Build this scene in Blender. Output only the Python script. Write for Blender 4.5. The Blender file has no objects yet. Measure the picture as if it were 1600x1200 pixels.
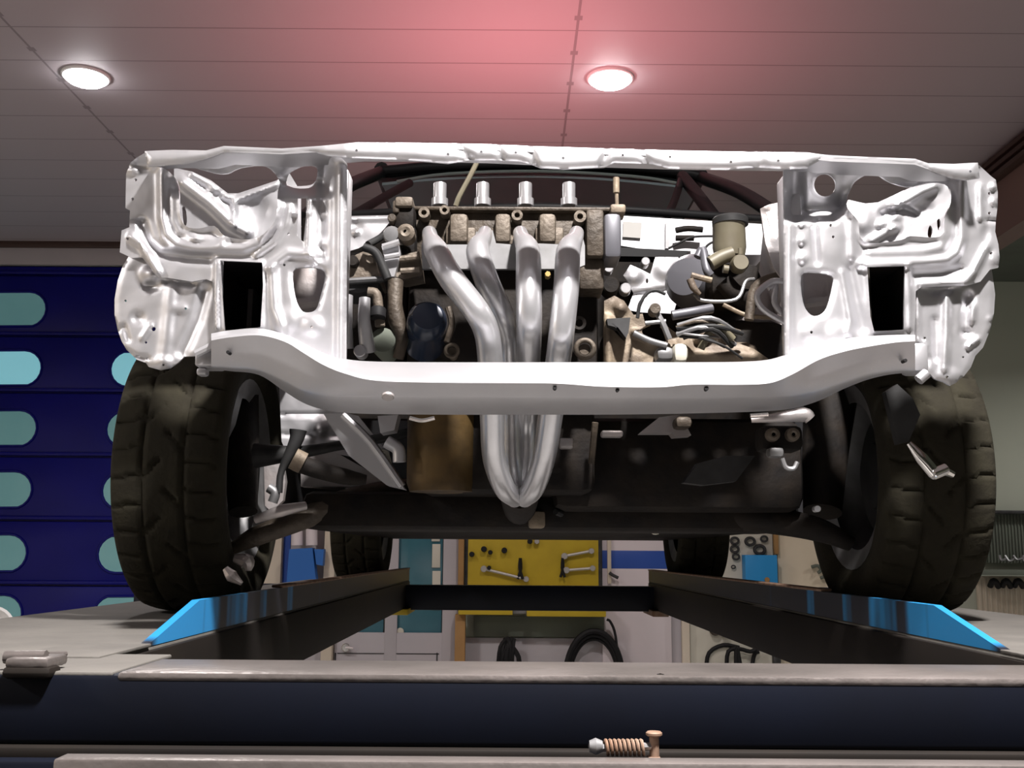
import bpy, bmesh, math, random
import numpy as np
from mathutils import Vector, Matrix, geometry, noise
random.seed(7)
scene = bpy.context.scene
col = scene.collection
# ------------------------------------------------------------------ camera, world, lights, exposure
PITCH, ROLL, FPX, CZ = math.radians(9.2), math.radians(0.4), 1640.0, 1.6
_r, _u = Vector((1, 0, 0)), Vector((0, -math.sin(PITCH), math.cos(PITCH)))
FWD = Vector((0, math.cos(PITCH), math.sin(PITCH)))
RT = _r * math.cos(ROLL) + _u * math.sin(ROLL)
UP = _u * math.cos(ROLL) - _r * math.sin(ROLL)
EYE = Vector((0, 0, CZ))
cam_data = bpy.data.cameras.new('camera')
cam_data.sensor_width = 36.0
cam_data.lens = FPX / 1600 * 36.0
cam_data.clip_start = 0.02
cam = bpy.data.objects.new('camera', cam_data)
m3 = Matrix((RT, UP, -FWD)).transposed()
cam.matrix_world = Matrix.Translation(EYE) @ m3.to_4x4()
col.objects.link(cam)
scene.camera = cam
vs = scene.view_settings
vs.view_transform = 'Standard'
vs.look = 'None'
vs.exposure = 0.0
vs.gamma = 1.0
vs.use_curve_mapping = False
world = bpy.data.worlds.new('world')
world.use_nodes = True
world.node_tree.nodes['Background'].inputs[0].default_value = (0.8, 0.85, 1.0, 1)
world.node_tree.nodes['Background'].inputs[1].default_value = 0.02
scene.world = world

HC = CZ + 2.4                                   # ceiling height
LAMPS = [(-2.19, 5.05), (0.49, 5.03)]           # lamps in view
NEAR_LAMPS = [(0.49, 0.35, 255), (-4.75, 0.35, 210), (4.6, 6.2, 30)]      # the row behind, over the photographer
LAMP_W = 34.0

def lamp_light(x, y, watts, tint=(1.0, 0.95, 0.92)):
    l = bpy.data.lights.new('downlight', 'AREA')
    l.shape = 'DISK'; l.size = 0.2; l.energy = watts; l.color = tint; l.spread = math.radians(150)
    o = bpy.data.objects.new('downlight', l); o.location = (x, y, HC - 0.07); col.objects.link(o)
    return o
for x, y, w_ in NEAR_LAMPS:
    l_ = lamp_light(x, y, w_)
    if x > 3: l_.location.z = CZ + 1.95        # the lower ceiling of the side bay
red = bpy.data.lights.new('added_red_spot', 'SPOT')  # added light without a fixture, gives the red glow on the ceiling
red.energy = 74; red.color = (1.0, 0.30, 0.33); red.spot_size = math.radians(158); red.spot_blend = 0.7; red.shadow_soft_size = 0.05
ro = bpy.data.objects.new('added_red_spot', red); ro.location = (0.02, 4.60, CZ + 1.33)
ro.rotation_euler = (Vector((0.02, 4.75, HC)) - ro.location).to_track_quat('-Z', 'Y').to_euler(); col.objects.link(ro)

# ------------------------------------------------------------------ helpers
def P(px, py, Y):
    """the point at depth Y seen at pixel (px, py)"""
    d = RT * ((px - 800) / FPX) - UP * ((py - 600) / FPX) + FWD
    return EYE + d * (Y / d.y)
def wpx(n, Y):
    return n * Y / FPX

MATS = {}
def mat(name, c, rough=0.5, metal=0.0, c2=None, nscale=20.0, namt=0.5, bump=0.0, bscale=60.0, coat=0.0, emit=0.0):
    m = bpy.data.materials.new(name); m.use_nodes = True
    nt = m.node_tree; b = nt.nodes['Principled BSDF']
    b.inputs['Base Color'].default_value = (*c, 1)
    b.inputs['Roughness'].default_value = rough
    b.inputs['Metallic'].default_value = metal
    b.inputs['Coat Weight'].default_value = coat
    if emit:
        b.inputs['Emission Color'].default_value = (*c, 1); b.inputs['Emission Strength'].default_value = emit
    tc = nt.nodes.new('ShaderNodeTexCoord')
    if c2:
        n = nt.nodes.new('ShaderNodeTexNoise'); n.inputs['Scale'].default_value = nscale; n.inputs['Detail'].default_value = 5
        r = nt.nodes.new('ShaderNodeValToRGB')
        r.color_ramp.elements[0].position = 0.5 - 0.25 * namt; r.color_ramp.elements[1].position = 0.5 + 0.25 * namt
        r.color_ramp.elements[0].color = (*c, 1); r.color_ramp.elements[1].color = (*c2, 1)
        nt.links.new(tc.outputs['Object'], n.inputs['Vector']); nt.links.new(n.outputs['Fac'], r.inputs['Fac'])
        nt.links.new(r.outputs['Color'], b.inputs['Base Color'])
    if bump:
        n = nt.nodes.new('ShaderNodeTexNoise'); n.inputs['Scale'].default_value = bscale; n.inputs['Detail'].default_value = 3
        bp = nt.nodes.new('ShaderNodeBump'); bp.inputs['Strength'].default_value = bump; bp.inputs['Distance'].default_value = 0.01
        nt.links.new(tc.outputs['Object'], n.inputs['Vector']); nt.links.new(n.outputs['Fac'], bp.inputs['Height'])
        nt.links.new(bp.outputs['Normal'], b.inputs['Normal'])
    MATS[name] = m
    return m

mat('silver', (0.58, 0.575, 0.595), 0.43, 0.72, (0.52, 0.52, 0.545), 14, 1.0, 0.04, 30)
mat('silver_dull', (0.42, 0.41, 0.42), 0.45, 0.6, (0.5, 0.44, 0.42), 12, 0.8, 0.2, 40)
mat('aluminium', (0.62, 0.62, 0.64), 0.30, 0.72, (0.54, 0.54, 0.56), 25, 0.8, 0.03, 60)
mat('cast_tan', (0.165, 0.137, 0.108), 0.6, 0.25, (0.09, 0.07, 0.052), 25, 0.8, 0.3, 80)
mat('cast_brown', (0.035, 0.026, 0.018), 0.6, 0.2, (0.075, 0.058, 0.042), 30, 0.7, 0.3, 80)
mat('gearbox_tan', (0.26, 0.21, 0.15), 0.6, 0.2, (0.12, 0.092, 0.07), 18, 0.6, 0.3, 60)
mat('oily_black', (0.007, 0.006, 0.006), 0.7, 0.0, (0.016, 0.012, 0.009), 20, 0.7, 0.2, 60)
mat('rubber', (0.015, 0.015, 0.016), 0.6, 0.0, (0.03, 0.03, 0.03), 30, 0.7)
mat('tyre_dusty', (0.027, 0.024, 0.0145), 0.9, 0.0, (0.018, 0.0155, 0.010), 22, 0.8, 0.15, 120)
mat('sump_gold', (0.16, 0.10, 0.035), 0.5, 0.5, (0.05, 0.032, 0.015), 12, 0.8, 0.2, 30)
mat('grey_metal', (0.30, 0.30, 0.31), 0.45, 0.6, (0.2, 0.2, 0.2), 20, 0.8)
mat('dark_metal', (0.06, 0.06, 0.062), 0.5, 0.5, (0.03, 0.03, 0.03), 20, 0.8)
mat('blue_filter', (0.02, 0.03, 0.055), 0.22, 0.1)
mat('servo_grey', (0.11, 0.11, 0.125), 0.45, 0.3)
mat('fluid_tan', (0.15, 0.135, 0.092), 0.5, 0.0, (0.105, 0.09, 0.06), 15, 0.8)
mat('brass', (0.55, 0.38, 0.14), 0.4, 0.7)
mat('chrome', (0.85, 0.84, 0.82), 0.15, 1.0)
mat('headliner', (0.50, 0.56, 0.60), 0.9, 0.0, (0.44, 0.50, 0.54), 6, 1.0)
mat('seal_black', (0.01, 0.01, 0.011), 0.5)
mat('body_paint', (0.02, 0.02, 0.022), 0.7)
mat('deck_steel', (0.095, 0.089, 0.082), 0.75, 0.2, (0.135, 0.126, 0.114), 9, 1.0, 0.15, 60)
mat('edge_steel', (0.26, 0.23, 0.22), 0.34, 0.6, (0.14, 0.125, 0.118), 7, 1.0, 0.15, 60)
mat('lift_navy', (0.003, 0.0035, 0.006), 0.5, 0.0, (0.004, 0.006, 0.014), 4, 1.0)
mat('lift_grime', (0.008, 0.0065, 0.006), 0.6, 0.0, (0.013, 0.010, 0.008), 6, 1.0)
mat('rust', (0.16, 0.08, 0.045), 0.7, 0.3, (0.28, 0.2, 0.15), 30, 0.8)
mat('cream', (0.60, 0.53, 0.43), 0.75, 0.0, (0.56, 0.49, 0.39), 3, 1.0)
mat('cream_board', (0.66, 0.58, 0.44), 0.7, 0.0, (0.60, 0.52, 0.39), 4, 1.0)
mat('pale_grey', (0.44, 0.41, 0.43), 0.7, 0.0, (0.40, 0.38, 0.40), 3, 1.0)
mat('peg_white', (0.56, 0.54, 0.46), 0.7)
mat('wall_green', (0.46, 0.49, 0.41), 0.8, 0.0, (0.42, 0.45, 0.38), 2, 1.0)
mat('door_blue', (0.003, 0.004, 0.19), 0.36, 0.0, (0.002, 0.003, 0.14), 2, 1.0)
mat('pane_teal', (0.14, 0.34, 0.36), 0.25, 0.0, (0.17, 0.38, 0.39), 4, 1.0, emit=0.22)
mat('pane_lamp_reflection', (0.25, 0.62, 0.72), 0.25, 0.0, emit=0.5)  # lamp reflection on the second row of panes, put in as colour and glow
mat('door_glass', (0.05, 0.16, 0.20), 0.15, 0.0, (0.04, 0.13, 0.17), 5, 1.0)
mat('board_yellow', (0.50, 0.36, 0.015), 0.6, 0.0, (0.42, 0.30, 0.012), 8, 1.0)
mat('wood', (0.36, 0.20, 0.07), 0.7, 0.0, (0.28, 0.15, 0.05), 8, 1.0)
mat('bin_blue', (0.015, 0.25, 0.58), 0.5)
mat('deep_blue', (0.02, 0.075, 0.36), 0.5)
mat('can_blue', (0.015, 0.12, 0.42), 0.5)
mat('poster_white', (0.66, 0.60, 0.62), 0.6)
mat('tool_steel', (0.42, 0.40, 0.37), 0.5, 0.4)
mat('black', (0.012, 0.012, 0.013), 0.6)
mat('green_grey', (0.12, 0.14, 0.11), 0.8, 0.0, (0.10, 0.11, 0.09), 6, 1.0)
mat('floor_conc', (0.47, 0.455, 0.44), 0.7, 0.0, (0.39, 0.38, 0.37), 1.5, 1.0, 0.1, 20)
mat('bulkhead', (0.20, 0.13, 0.11), 0.6, 0.0, (0.17, 0.11, 0.10), 3, 1.0)
mat('trim_dark', (0.05, 0.025, 0.02), 0.5)
mat('label_grey', (0.45, 0.44, 0.42), 0.6)
mat('white_plastic', (0.8, 0.8, 0.8), 0.4)

for n_ in ('lift_navy', 'lift_grime', 'oily_black', 'rubber', 'black', 'body_paint', 'seal_black'): MATS[n_].node_tree.nodes['Principled BSDF'].inputs['Specular IOR Level'].default_value = 0.2

MATS['door_blue'].node_tree.nodes['Principled BSDF'].inputs['Specular IOR Level'].default_value = 0.22
MATS['tyre_dusty'].node_tree.nodes['Principled BSDF'].inputs['Specular IOR Level'].default_value = 0.25

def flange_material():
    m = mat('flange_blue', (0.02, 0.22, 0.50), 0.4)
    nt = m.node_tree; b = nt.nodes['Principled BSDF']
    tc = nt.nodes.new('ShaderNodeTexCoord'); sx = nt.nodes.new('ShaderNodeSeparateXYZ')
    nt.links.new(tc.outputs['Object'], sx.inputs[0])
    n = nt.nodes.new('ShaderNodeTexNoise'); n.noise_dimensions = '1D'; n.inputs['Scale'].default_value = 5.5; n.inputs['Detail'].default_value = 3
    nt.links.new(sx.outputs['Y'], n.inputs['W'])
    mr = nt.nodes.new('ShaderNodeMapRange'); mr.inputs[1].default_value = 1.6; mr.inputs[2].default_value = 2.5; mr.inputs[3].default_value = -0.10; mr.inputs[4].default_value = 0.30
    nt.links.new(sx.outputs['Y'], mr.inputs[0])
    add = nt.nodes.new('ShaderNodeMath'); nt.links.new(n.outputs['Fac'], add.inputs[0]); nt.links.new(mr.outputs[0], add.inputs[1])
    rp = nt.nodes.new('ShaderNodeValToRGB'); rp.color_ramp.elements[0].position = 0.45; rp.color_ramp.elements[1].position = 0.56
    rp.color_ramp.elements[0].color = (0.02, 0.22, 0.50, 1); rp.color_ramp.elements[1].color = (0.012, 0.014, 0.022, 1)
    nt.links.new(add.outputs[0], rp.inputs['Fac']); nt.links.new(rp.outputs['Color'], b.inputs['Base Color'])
flange_material()

def ceiling_material():
    m = mat('ceiling_panels', (0.77, 0.71, 0.77), 0.62)
    nt = m.node_tree; b = nt.nodes['Principled BSDF']
    tc = nt.nodes.new('ShaderNodeTexCoord'); sx = nt.nodes.new('ShaderNodeSeparateXYZ')
    nt.links.new(tc.outputs['Object'], sx.inputs[0])
    def math_(op, a, v=None):
        k = nt.nodes.new('ShaderNodeMath'); k.operation = op
        nt.links.new(a, k.inputs[0])
        if isinstance(v, (int, float)): k.inputs[1].default_value = v
        elif v is not None: nt.links.new(v, k.inputs[1])
        return k.outputs[0]
    def seam(out, period, off, w):
        a = math_('FLOORED_MODULO', math_('ADD', out, off), period)
        d = math_('ABSOLUTE', math_('SUBTRACT', a, period / 2))
        return math_('LESS_THAN', d, w)
    s1 = seam(sx.outputs['Y'], 0.336, -4.546 + 0.168, 0.0042)
    s2 = seam(sx.outputs['X'], 2.63, -0.29 + 1.315, 0.006)
    near = math_('LESS_THAN', math_('ABSOLUTE', math_('SUBTRACT', math_('FLOORED_MODULO', math_('ADD', sx.outputs['X'], -0.29 + 1.315), 2.63), 1.315)), 0.018)
    dots = math_('MULTIPLY', near, seam(sx.outputs['Y'], 0.336, -4.43 + 0.168, 0.02))
    mx = math_('MAXIMUM', math_('MAXIMUM', s1, s2), dots)
    fac = math_('MULTIPLY', mx, 0.45)
    mix = nt.nodes.new('ShaderNodeMix'); mix.data_type = 'RGBA'
    mix.inputs[6].default_value = (0.42, 0.38, 0.40, 1); mix.inputs[7].default_value = (0.05, 0.03, 0.03, 1)
    nt.links.new(fac, mix.inputs[0]); nt.links.new(mix.outputs[2], b.inputs['Base Color'])
    bp = nt.nodes.new('ShaderNodeBump'); bp.inputs['Distance'].default_value = 0.004; bp.invert = True
    nt.links.new(mx, bp.inputs['Height']); nt.links.new(bp.outputs['Normal'], b.inputs['Normal'])
ceiling_material()

def emit_material(name, c, s):
    m = bpy.data.materials.new(name); m.use_nodes = True
    nt = m.node_tree; nt.nodes.remove(nt.nodes['Principled BSDF'])
    e = nt.nodes.new('ShaderNodeEmission'); e.inputs[0].default_value = (*c, 1); e.inputs[1].default_value = s
    nt.links.new(e.outputs[0], nt.nodes['Material Output'].inputs[0]); MATS[name] = m
emit_material('lamp_glow', (1.0, 0.97, 0.98), 40.0)

def glass_material():
    m = bpy.data.materials.new('windscreen_glass'); m.use_nodes = True
    nt = m.node_tree; nt.nodes.remove(nt.nodes['Principled BSDF'])
    t = nt.nodes.new('ShaderNodeBsdfTransparent'); t.inputs[0].default_value = (0.78, 0.82, 0.82, 1)
    g = nt.nodes.new('ShaderNodeBsdfGlossy'); g.inputs['Roughness'].default_value = 0.05
    fr = nt.nodes.new('ShaderNodeValue'); fr.outputs[0].default_value = 0.02
    mx = nt.nodes.new('ShaderNodeMixShader')
    nt.links.new(fr.outputs[0], mx.inputs[0]); nt.links.new(t.outputs[0], mx.inputs[1]); nt.links.new(g.outputs[0], mx.inputs[2])
    nt.links.new(mx.outputs[0], nt.nodes['Material Output'].inputs[0]); MATS['windscreen_glass'] = m
glass_material()

def smooth_path(pts, n=6, closed=False):
    pts = [Vector(p) for p in pts]
    if len(pts) < 3: return pts
    out = []
    N = len(pts)
    rng = range(N if closed else N - 1)
    for i in rng:
        if closed:
            p0, p1, p2, p3 = pts[i - 1], pts[i], pts[(i + 1) % N], pts[(i + 2) % N]
        else:
            p1, p2 = pts[i], pts[i + 1]
            p0 = pts[i - 1] if i else p1 * 2 - p2
            p3 = pts[i + 2] if i + 2 < N else p2 * 2 - p1
        for k in range(n):
            t = k / n
            out.append(0.5 * ((2 * p1) + (p2 - p0) * t + (2 * p0 - 5 * p1 + 4 * p2 - p3) * t * t + (3 * p1 - p0 - 3 * p2 + p3) * t ** 3))
    if not closed: out.append(pts[-1])
    return out

class MB:
    def __init__(self): self.bm = bmesh.new()
    def box(self, lo, hi, bev=0.0, M=None):
        lo, hi = Vector(lo), Vector(hi)
        lo, hi = Vector(map(min, lo, hi)), Vector(map(max, lo, hi))
        tmp = bmesh.new(); bmesh.ops.create_cube(tmp, size=1.0)
        for v in tmp.verts:
            v.co = Vector((lo.x + (v.co.x + .5) * (hi.x - lo.x), lo.y + (v.co.y + .5) * (hi.y - lo.y), lo.z + (v.co.z + .5) * (hi.z - lo.z)))
        if bev:
            bmesh.ops.bevel(tmp, geom=tmp.edges[:], offset=min(bev, 0.45 * min(hi - lo)), segments=2, affect='EDGES', profile=0.5)
        if M: bmesh.ops.transform(tmp, matrix=M, verts=tmp.verts)
        self._merge(tmp); return self
    def pbox(self, x0, y0, x1, y1, Y, depth, bev=0.004):
        a, b = P(x0, y0, Y), P(x1, y1, Y)
        ym = 900 if y1 > 1100 and Y > 7 else (y0 + y1) / 2
        a.x, b.x = P(x0, ym, Y).x, P(x1, ym, Y).x
        return self.box((a.x, Y, b.z), (b.x, Y + depth, a.z), bev)
    def _merge(self, tmp):
        me = bpy.data.meshes.new('tmp'); tmp.to_mesh(me); tmp.free(); self.bm.from_mesh(me); bpy.data.meshes.remove(me)
    def tube(self, pts, rad, seg=12, smooth=6, closed=False, caps=True):
        rs = rad if isinstance(rad, (list, tuple)) else [rad] * len(pts)
        p = smooth_path(pts, smooth, closed) if smooth else [Vector(q) for q in pts]
        n0 = len(pts); N = len(p)
        def r_at(i):
            t = i / max(1, (N if closed else N - 1)) * (n0 if closed else n0 - 1)
            k = int(t); f = t - k
            return rs[k % n0] * (1 - f) + rs[min(k + 1, n0 - 1) if not closed else (k + 1) % n0] * f
        tang = []
        for i in range(N):
            a = p[i - 1] if (i or closed) else p[0]; b = p[(i + 1) % N] if (i < N - 1 or closed) else p[-1]
            d = b - a; tang.append(d.normalized() if d.length > 1e-9 else Vector((0, 0, 1)))
        ref = Vector((0, 0, 1)) if abs(tang[0].z) < 0.9 else Vector((1, 0, 0))
        nrm = (ref - tang[0] * ref.dot(tang[0])).normalized()
        rings = []
        for i in range(N):
            nrm = (nrm - tang[i] * nrm.dot(tang[i]))
            nrm = nrm.normalized() if nrm.length > 1e-6 else tang[i].orthogonal().normalized()
            bn = tang[i].cross(nrm); r = r_at(i)
            rings.append([self.bm.verts.new(p[i] + (nrm * math.cos(2 * math.pi * k / seg) + bn * math.sin(2 * math.pi * k / seg)) * r) for k in range(seg)])
        for i in range(N if closed else N - 1):
            a, b = rings[i], rings[(i + 1) % N]
            for k in range(seg): self.bm.faces.new((a[k], a[(k + 1) % seg], b[(k + 1) % seg], b[k]))
        if caps and not closed:
            self.bm.faces.new(rings[0][::-1]); self.bm.faces.new(rings[-1])
        return self
    def lathe(self, prof, origin, axis=(0, 1, 0), seg=32):
        """prof: (radius, offset along axis) list"""
        ax = Vector(axis).normalized(); a = ax.orthogonal().normalized(); b = ax.cross(a); o = Vector(origin)
        rings = []
        for r, h in prof:
            if r < 1e-6: rings.append([self.bm.verts.new(o + ax * h)]); continue
            rings.append([self.bm.verts.new(o + ax * h + (a * math.cos(2 * math.pi * k / seg) + b * math.sin(2 * math.pi * k / seg)) * r) for k in range(seg)])
        for A, B in zip(rings, rings[1:]):
            for k in range(seg):
                k2 = (k + 1) % seg
                if len(A) == 1 and len(B) == 1: continue
                if len(A) == 1: self.bm.faces.new((A[0], B[k2], B[k]))
                elif len(B) == 1: self.bm.faces.new((A[k], A[k2], B[0]))
                else: self.bm.faces.new((A[k], A[k2], B[k2], B[k]))
        return self
    def disc(self, c, r, h, axis=(0, 1, 0), seg=24, bev=0.15):
        b = r * bev
        return self.lathe([(0, 0), (r - b, 0), (r, b if b < h / 2 else h / 2), (r, h - b if b < h / 2 else h / 2), (r - b, h), (0, h)], c, axis, seg)
    def prism(self, pts, d):
        """closed polygon of points swept by vector d"""
        d = Vector(d); a = [self.bm.verts.new(p) for p in pts]; b = [self.bm.verts.new(Vector(p) + d) for p in pts]
        n = len(pts)
        fa = self.bm.faces.new(a); fb = self.bm.faces.new(b[::-1])
        for i in range(n): self.bm.faces.new((a[i], b[i], b[(i + 1) % n], a[(i + 1) % n]))
        bmesh.ops.triangulate(self.bm, faces=[fa, fb]); return self
    def pprism(self, pix, Y, depth):
        return self.prism([P(x, y, Y) for x, y in pix], (0, depth, 0))
    def loft(self, rows, closed_ring=True, caps=True):
        rv = [[self.bm.verts.new(p) for p in row] for row in rows]; n = len(rows[0])
        for A, B in zip(rv, rv[1:]):
            for k in range(n if closed_ring else n - 1):
                self.bm.faces.new((A[k], A[(k + 1) % n], B[(k + 1) % n], B[k]))
        if caps and closed_ring: self.bm.faces.new(rv[0][::-1]); self.bm.faces.new(rv[-1])
        return self
    def build(self, name, m, parent=None, angle=38, **kw):
        bm = self.bm
        bmesh.ops.recalc_face_normals(bm, faces=bm.faces[:])
        lim = math.radians(angle)
        for f in bm.faces: f.smooth = True
        for e in bm.edges:
            if len(e.link_faces) == 2 and e.calc_face_angle(0) > lim: e.smooth = False
        me = bpy.data.meshes.new(name); bm.to_mesh(me); bm.free()
        return link(name, me, m, parent, **kw)

def link(name, me, m, parent=None, label=None, kind=None):
    if m: me.materials.append(MATS[m])
    o = bpy.data.objects.new(name, me); col.objects.link(o)
    if parent:
        o.parent = parent
        if parent.type == 'EMPTY': o.matrix_parent_inverse = parent_world(parent).inverted()
    if label: o['label'] = label
    if kind: o['kind'] = kind
    return o
def parent_world(o):
    return Matrix.Translation(o.location) @ o.rotation_euler.to_matrix().to_4x4()
def thing(name, label, cat, loc, group=None):
    o = bpy.data.objects.new(name, None); o.location = loc; o.empty_display_size = 0.1; col.objects.link(o)
    return tag(o, label, cat, group)
def tag(o, label, cat, group=None):
    o['label'] = label; o['category'] = cat
    if group: o['group'] = group
    return o
def struct(name, mb, m):
    o = mb.build(name, m); o['kind'] = 'structure'; return o

# pressed sheet metal: an outline with holes, ribs and bosses raised in real depth
def seg_dist(pts, poly, closed):
    a = np.array(poly, float); b = np.roll(a, -1, 0)
    if not closed: a, b = a[:-1], b[:-1]
    d = np.full(len(pts), 1e9)
    for p, q in zip(a, b):
        v = q - p; L = max(1e-9, v @ v)
        t = np.clip(((pts - p) @ v) / L, 0, 1)
        d = np.minimum(d, np.linalg.norm(pts - (p + t[:, None] * v), axis=1))
    return d
def inside(pts, poly):
    x, y = pts[:, 0], pts[:, 1]; r = np.zeros(len(pts), bool)
    n = len(poly)
    for i in range(n):
        (x1, y1), (x2, y2) = poly[i], poly[(i + 1) % n]
        if y1 == y2: continue
        c = ((y1 > y) != (y2 > y)) & (x < (x2 - x1) * (y - y1) / (y2 - y1) + x1)
        r ^= c
    return r
def round_poly(poly, n=4):
    return [(v.x, v.y) for v in smooth_path([Vector((x, y, 0)) for x, y in poly], n, True)]
def circle(cx, cy, rx, ry=None, n=16):
    ry = ry or rx
    return [(cx + rx * math.cos(2 * math.pi * k / n), cy + ry * math.sin(2 * math.pi * k / n)) for k in range(n)]
RELIEF, WAVE = 0.5, 0.22
def stamped(outer, holes=(), Y=1.6, ribs=(), bosses=(), lips=(), step=3.6, wave=0.004, thick=0.004):
    """Y: depth or function(px, py); ribs: (polyline, half width px, height m); bosses: (cx, cy, rx, ry, height);
    lips: (hole index or -1 for the outline, width px, height)"""
    def dens(poly):
        out = []
        for i in range(len(poly)):
            a, b = np.array(poly[i], float), np.array(poly[(i + 1) % len(poly)], float)
            k = max(1, int(np.linalg.norm(b - a) / step))
            out += [tuple(a + (b - a) * j / k) for j in range(k)]
        return out
    loops = [dens(outer)] + [dens(h) for h in holes]
    o = np.array(outer); x0, y0 = o.min(0); x1, y1 = o.max(0)
    gx, gy = np.meshgrid(np.arange(x0, x1, step), np.arange(y0, y1, step))
    gx = gx + (np.arange(gx.shape[0])[:, None] % 2) * step * .5
    g = np.stack([gx.ravel(), gy.ravel()], 1)
    keep = inside(g, outer)
    for h in holes: keep &= ~inside(g, h)
    for h in [outer] + list(holes): keep &= seg_dist(g, h, True) > step * .55
    g = g[keep]
    verts, edges = [], []
    for lp in loops:
        s = len(verts); verts += [Vector(p) for p in lp]
        edges += [(s + i, s + (i + 1) % len(lp)) for i in range(len(lp))]
    verts += [Vector(p) for p in g]
    vo, eo, fo, *_ = geometry.delaunay_2d_cdt(verts, edges, [], 0, 1e-4)
    pts = np.array([(v.x, v.y) for v in vo])
    h = np.zeros(len(pts))
    for poly, w, hh in ribs:
        d = seg_dist(pts, poly, False); h += RELIEF * hh * np.exp(-(d / w) ** 2.6)
    for cx, cy, rx, ry, hh in bosses:
        d = np.hypot((pts[:, 0] - cx) / rx, (pts[:, 1] - cy) / ry); h += RELIEF * hh * np.exp(-d ** 3)
    for k, w, hh in lips:
        d = seg_dist(pts, outer if k < 0 else holes[k], True); h += RELIEF * hh * np.exp(-(d / w) ** 2)
    cen = np.array([(pts[f[0]] + pts[f[1]] + pts[f[2]]) / 3 for f in fo])
    ok = inside(cen, outer)
    for hl in holes: ok &= ~inside(cen, hl)
    mb = MB(); bv = []
    for (px, py), hh in zip(pts, h):
        yy = Y(px, py) if callable(Y) else Y
        wv = WAVE * (wave * noise.noise(Vector((px / 34, py / 34, 3.1))) + 0.2 * wave * noise.noise(Vector((px / 12, py / 12, 8.2))))
        bv.append(mb.bm.verts.new(P(px, py, yy - hh - wv)))
    for f, k in zip(fo, ok):
        if k: mb.bm.faces.new([bv[i] for i in f])
    bmesh.ops.delete(mb.bm, geom=[v for v in mb.bm.verts if not v.link_faces], context='VERTS')
    bmesh.ops.recalc_face_normals(mb.bm, faces=mb.bm.faces[:])
    fr = sum((f.normal.y * f.calc_area() for f in mb.bm.faces))
    if fr > 0: bmesh.ops.reverse_faces(mb.bm, faces=mb.bm.faces[:])
    # give the sheet its thickness
    fs = mb.bm.faces[:]; vm = {v: mb.bm.verts.new(v.co + Vector((0, thick, 0))) for v in mb.bm.verts[:]}
    be = [(e.verts[0], e.verts[1]) for e in mb.bm.edges if e.is_boundary]
    for f in fs: mb.bm.faces.new([vm[v] for v in f.verts][::-1])
    for a, b in be: mb.bm.faces.new((a, b, vm[b], vm[a]))
    return mb

# ------------------------------------------------------------------ the workshop shell
YB = 8.0
struct('floor', MB().box((-6, -8.0, -0.1), (6.5, YB + .2, 0)), 'floor_conc')
struct('ceiling', MB().box((-6, -8.0, HC), (2.92, YB + .2, HC + .1)), 'ceiling_panels')
dl = P(395, 415, YB); dtop = P(100, 415, YB).z
struct('wall_back', MB().box((dl.x, YB, 0), (6.5, YB + .2, HC)).box((-6, YB, dtop), (dl.x, YB + .2, HC)), 'wall_green')
struct('wall_left', MB().box((-6.2, -8.0, 0), (-6, YB + .2, HC)), 'cream')
struct('wall_right', MB().box((6.5, -8.0, 0), (6.7, YB + .2, HC)), 'wall_green')
struct('wall_front', MB().box((-6.2, -8.2, 0), (6.7, -8.0, HC)), 'green_grey')
zb = P(1545, 440, YB).z; zlow = P(1600, 362, 2.92 * FPX / 800 * 1.0).z
t = MB().box((2.92, -8.0, zlow), (3.06, YB, HC + .1))
struct('trim_1', t, 'bulkhead')
t = MB()
for k in range(3): t.box((2.88 - .012 * k, -8.0, HC - .05 - .06 * k), (2.921, YB, HC - .02 - .06 * k), .004)
struct('trim_2', t, 'trim_dark')
o = struct('ceiling_side_bay', MB().box((3.06, -8.0, zb), (6.5, YB, zb + .1)), 'green_grey')
struct('trim_3', MB().box((-6, YB - .04, P(100, 389, YB).z), (dl.x + .02, YB, P(100, 376, YB).z), .005), 'trim_dark')
struct('trim_4', MB().box((-6, YB - .03, dtop), (dl.x + .1, YB, P(100, 389, YB).z), .004), 'pale_grey')

# sectional garage door with slot windows
dx0, dx1 = -6.0, dl.x
d = MB().box((dx0, YB + .03, 0), (dx1, YB + .09, dtop))
sec = [P(100, y, YB).z for y in (430, 525, 613, 713, 813, 914)]
hs = (sec[1] - sec[5]) / 4
edges_z = [dtop] + sec[:1] + sec[1:] + [sec[5] - hs * k for k in range(1, 4)]
edges_z = [z for z in edges_z if z > .02] + [0.0]
for a, b in zip(edges_z, edges_z[1:]):
    d.box((dx0, YB - .005, b + .008), (dx1, YB + .04, a - .008), .012)
    d.box((dx0, YB - .022, b + .004), (dx1, YB, b + .03), .006)
door = struct('door_1', d, 'door_blue')
win_y = [484, 576, 670, 766, 865, 960]
rightx, leftx = P(66, 576, YB).x, P(173, 576, YB).x
WL = 0.72; gap = leftx - rightx
pane_i = 0
for r, wy in enumerate(win_y):
    zc = P(100, wy, YB).z
    for k in range(-3, 2):
        xr = rightx + k * (WL + gap)
        hh = wpx(29, YB)
        prof = []
        for j in range(20):
            a = 2 * math.pi * j / 20
            cx = (WL / 2 - hh) * (1 if math.cos(a) > 0 else -1)
            prof.append(Vector((xr - WL / 2 + cx + hh * math.cos(a), YB - .008, zc + hh * math.sin(a))))
        if xr - WL > dx1 - .05: continue
        w = MB(); w.prism(prof, (0, .01, 0))
        w.build('window_pane', 'pane_lamp_reflection' if r == 1 else 'pane_teal', door)
        rim = MB().tube(prof, .010, 6, 0, closed=True); rim.build('window_rim', 'door_blue', door)

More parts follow.
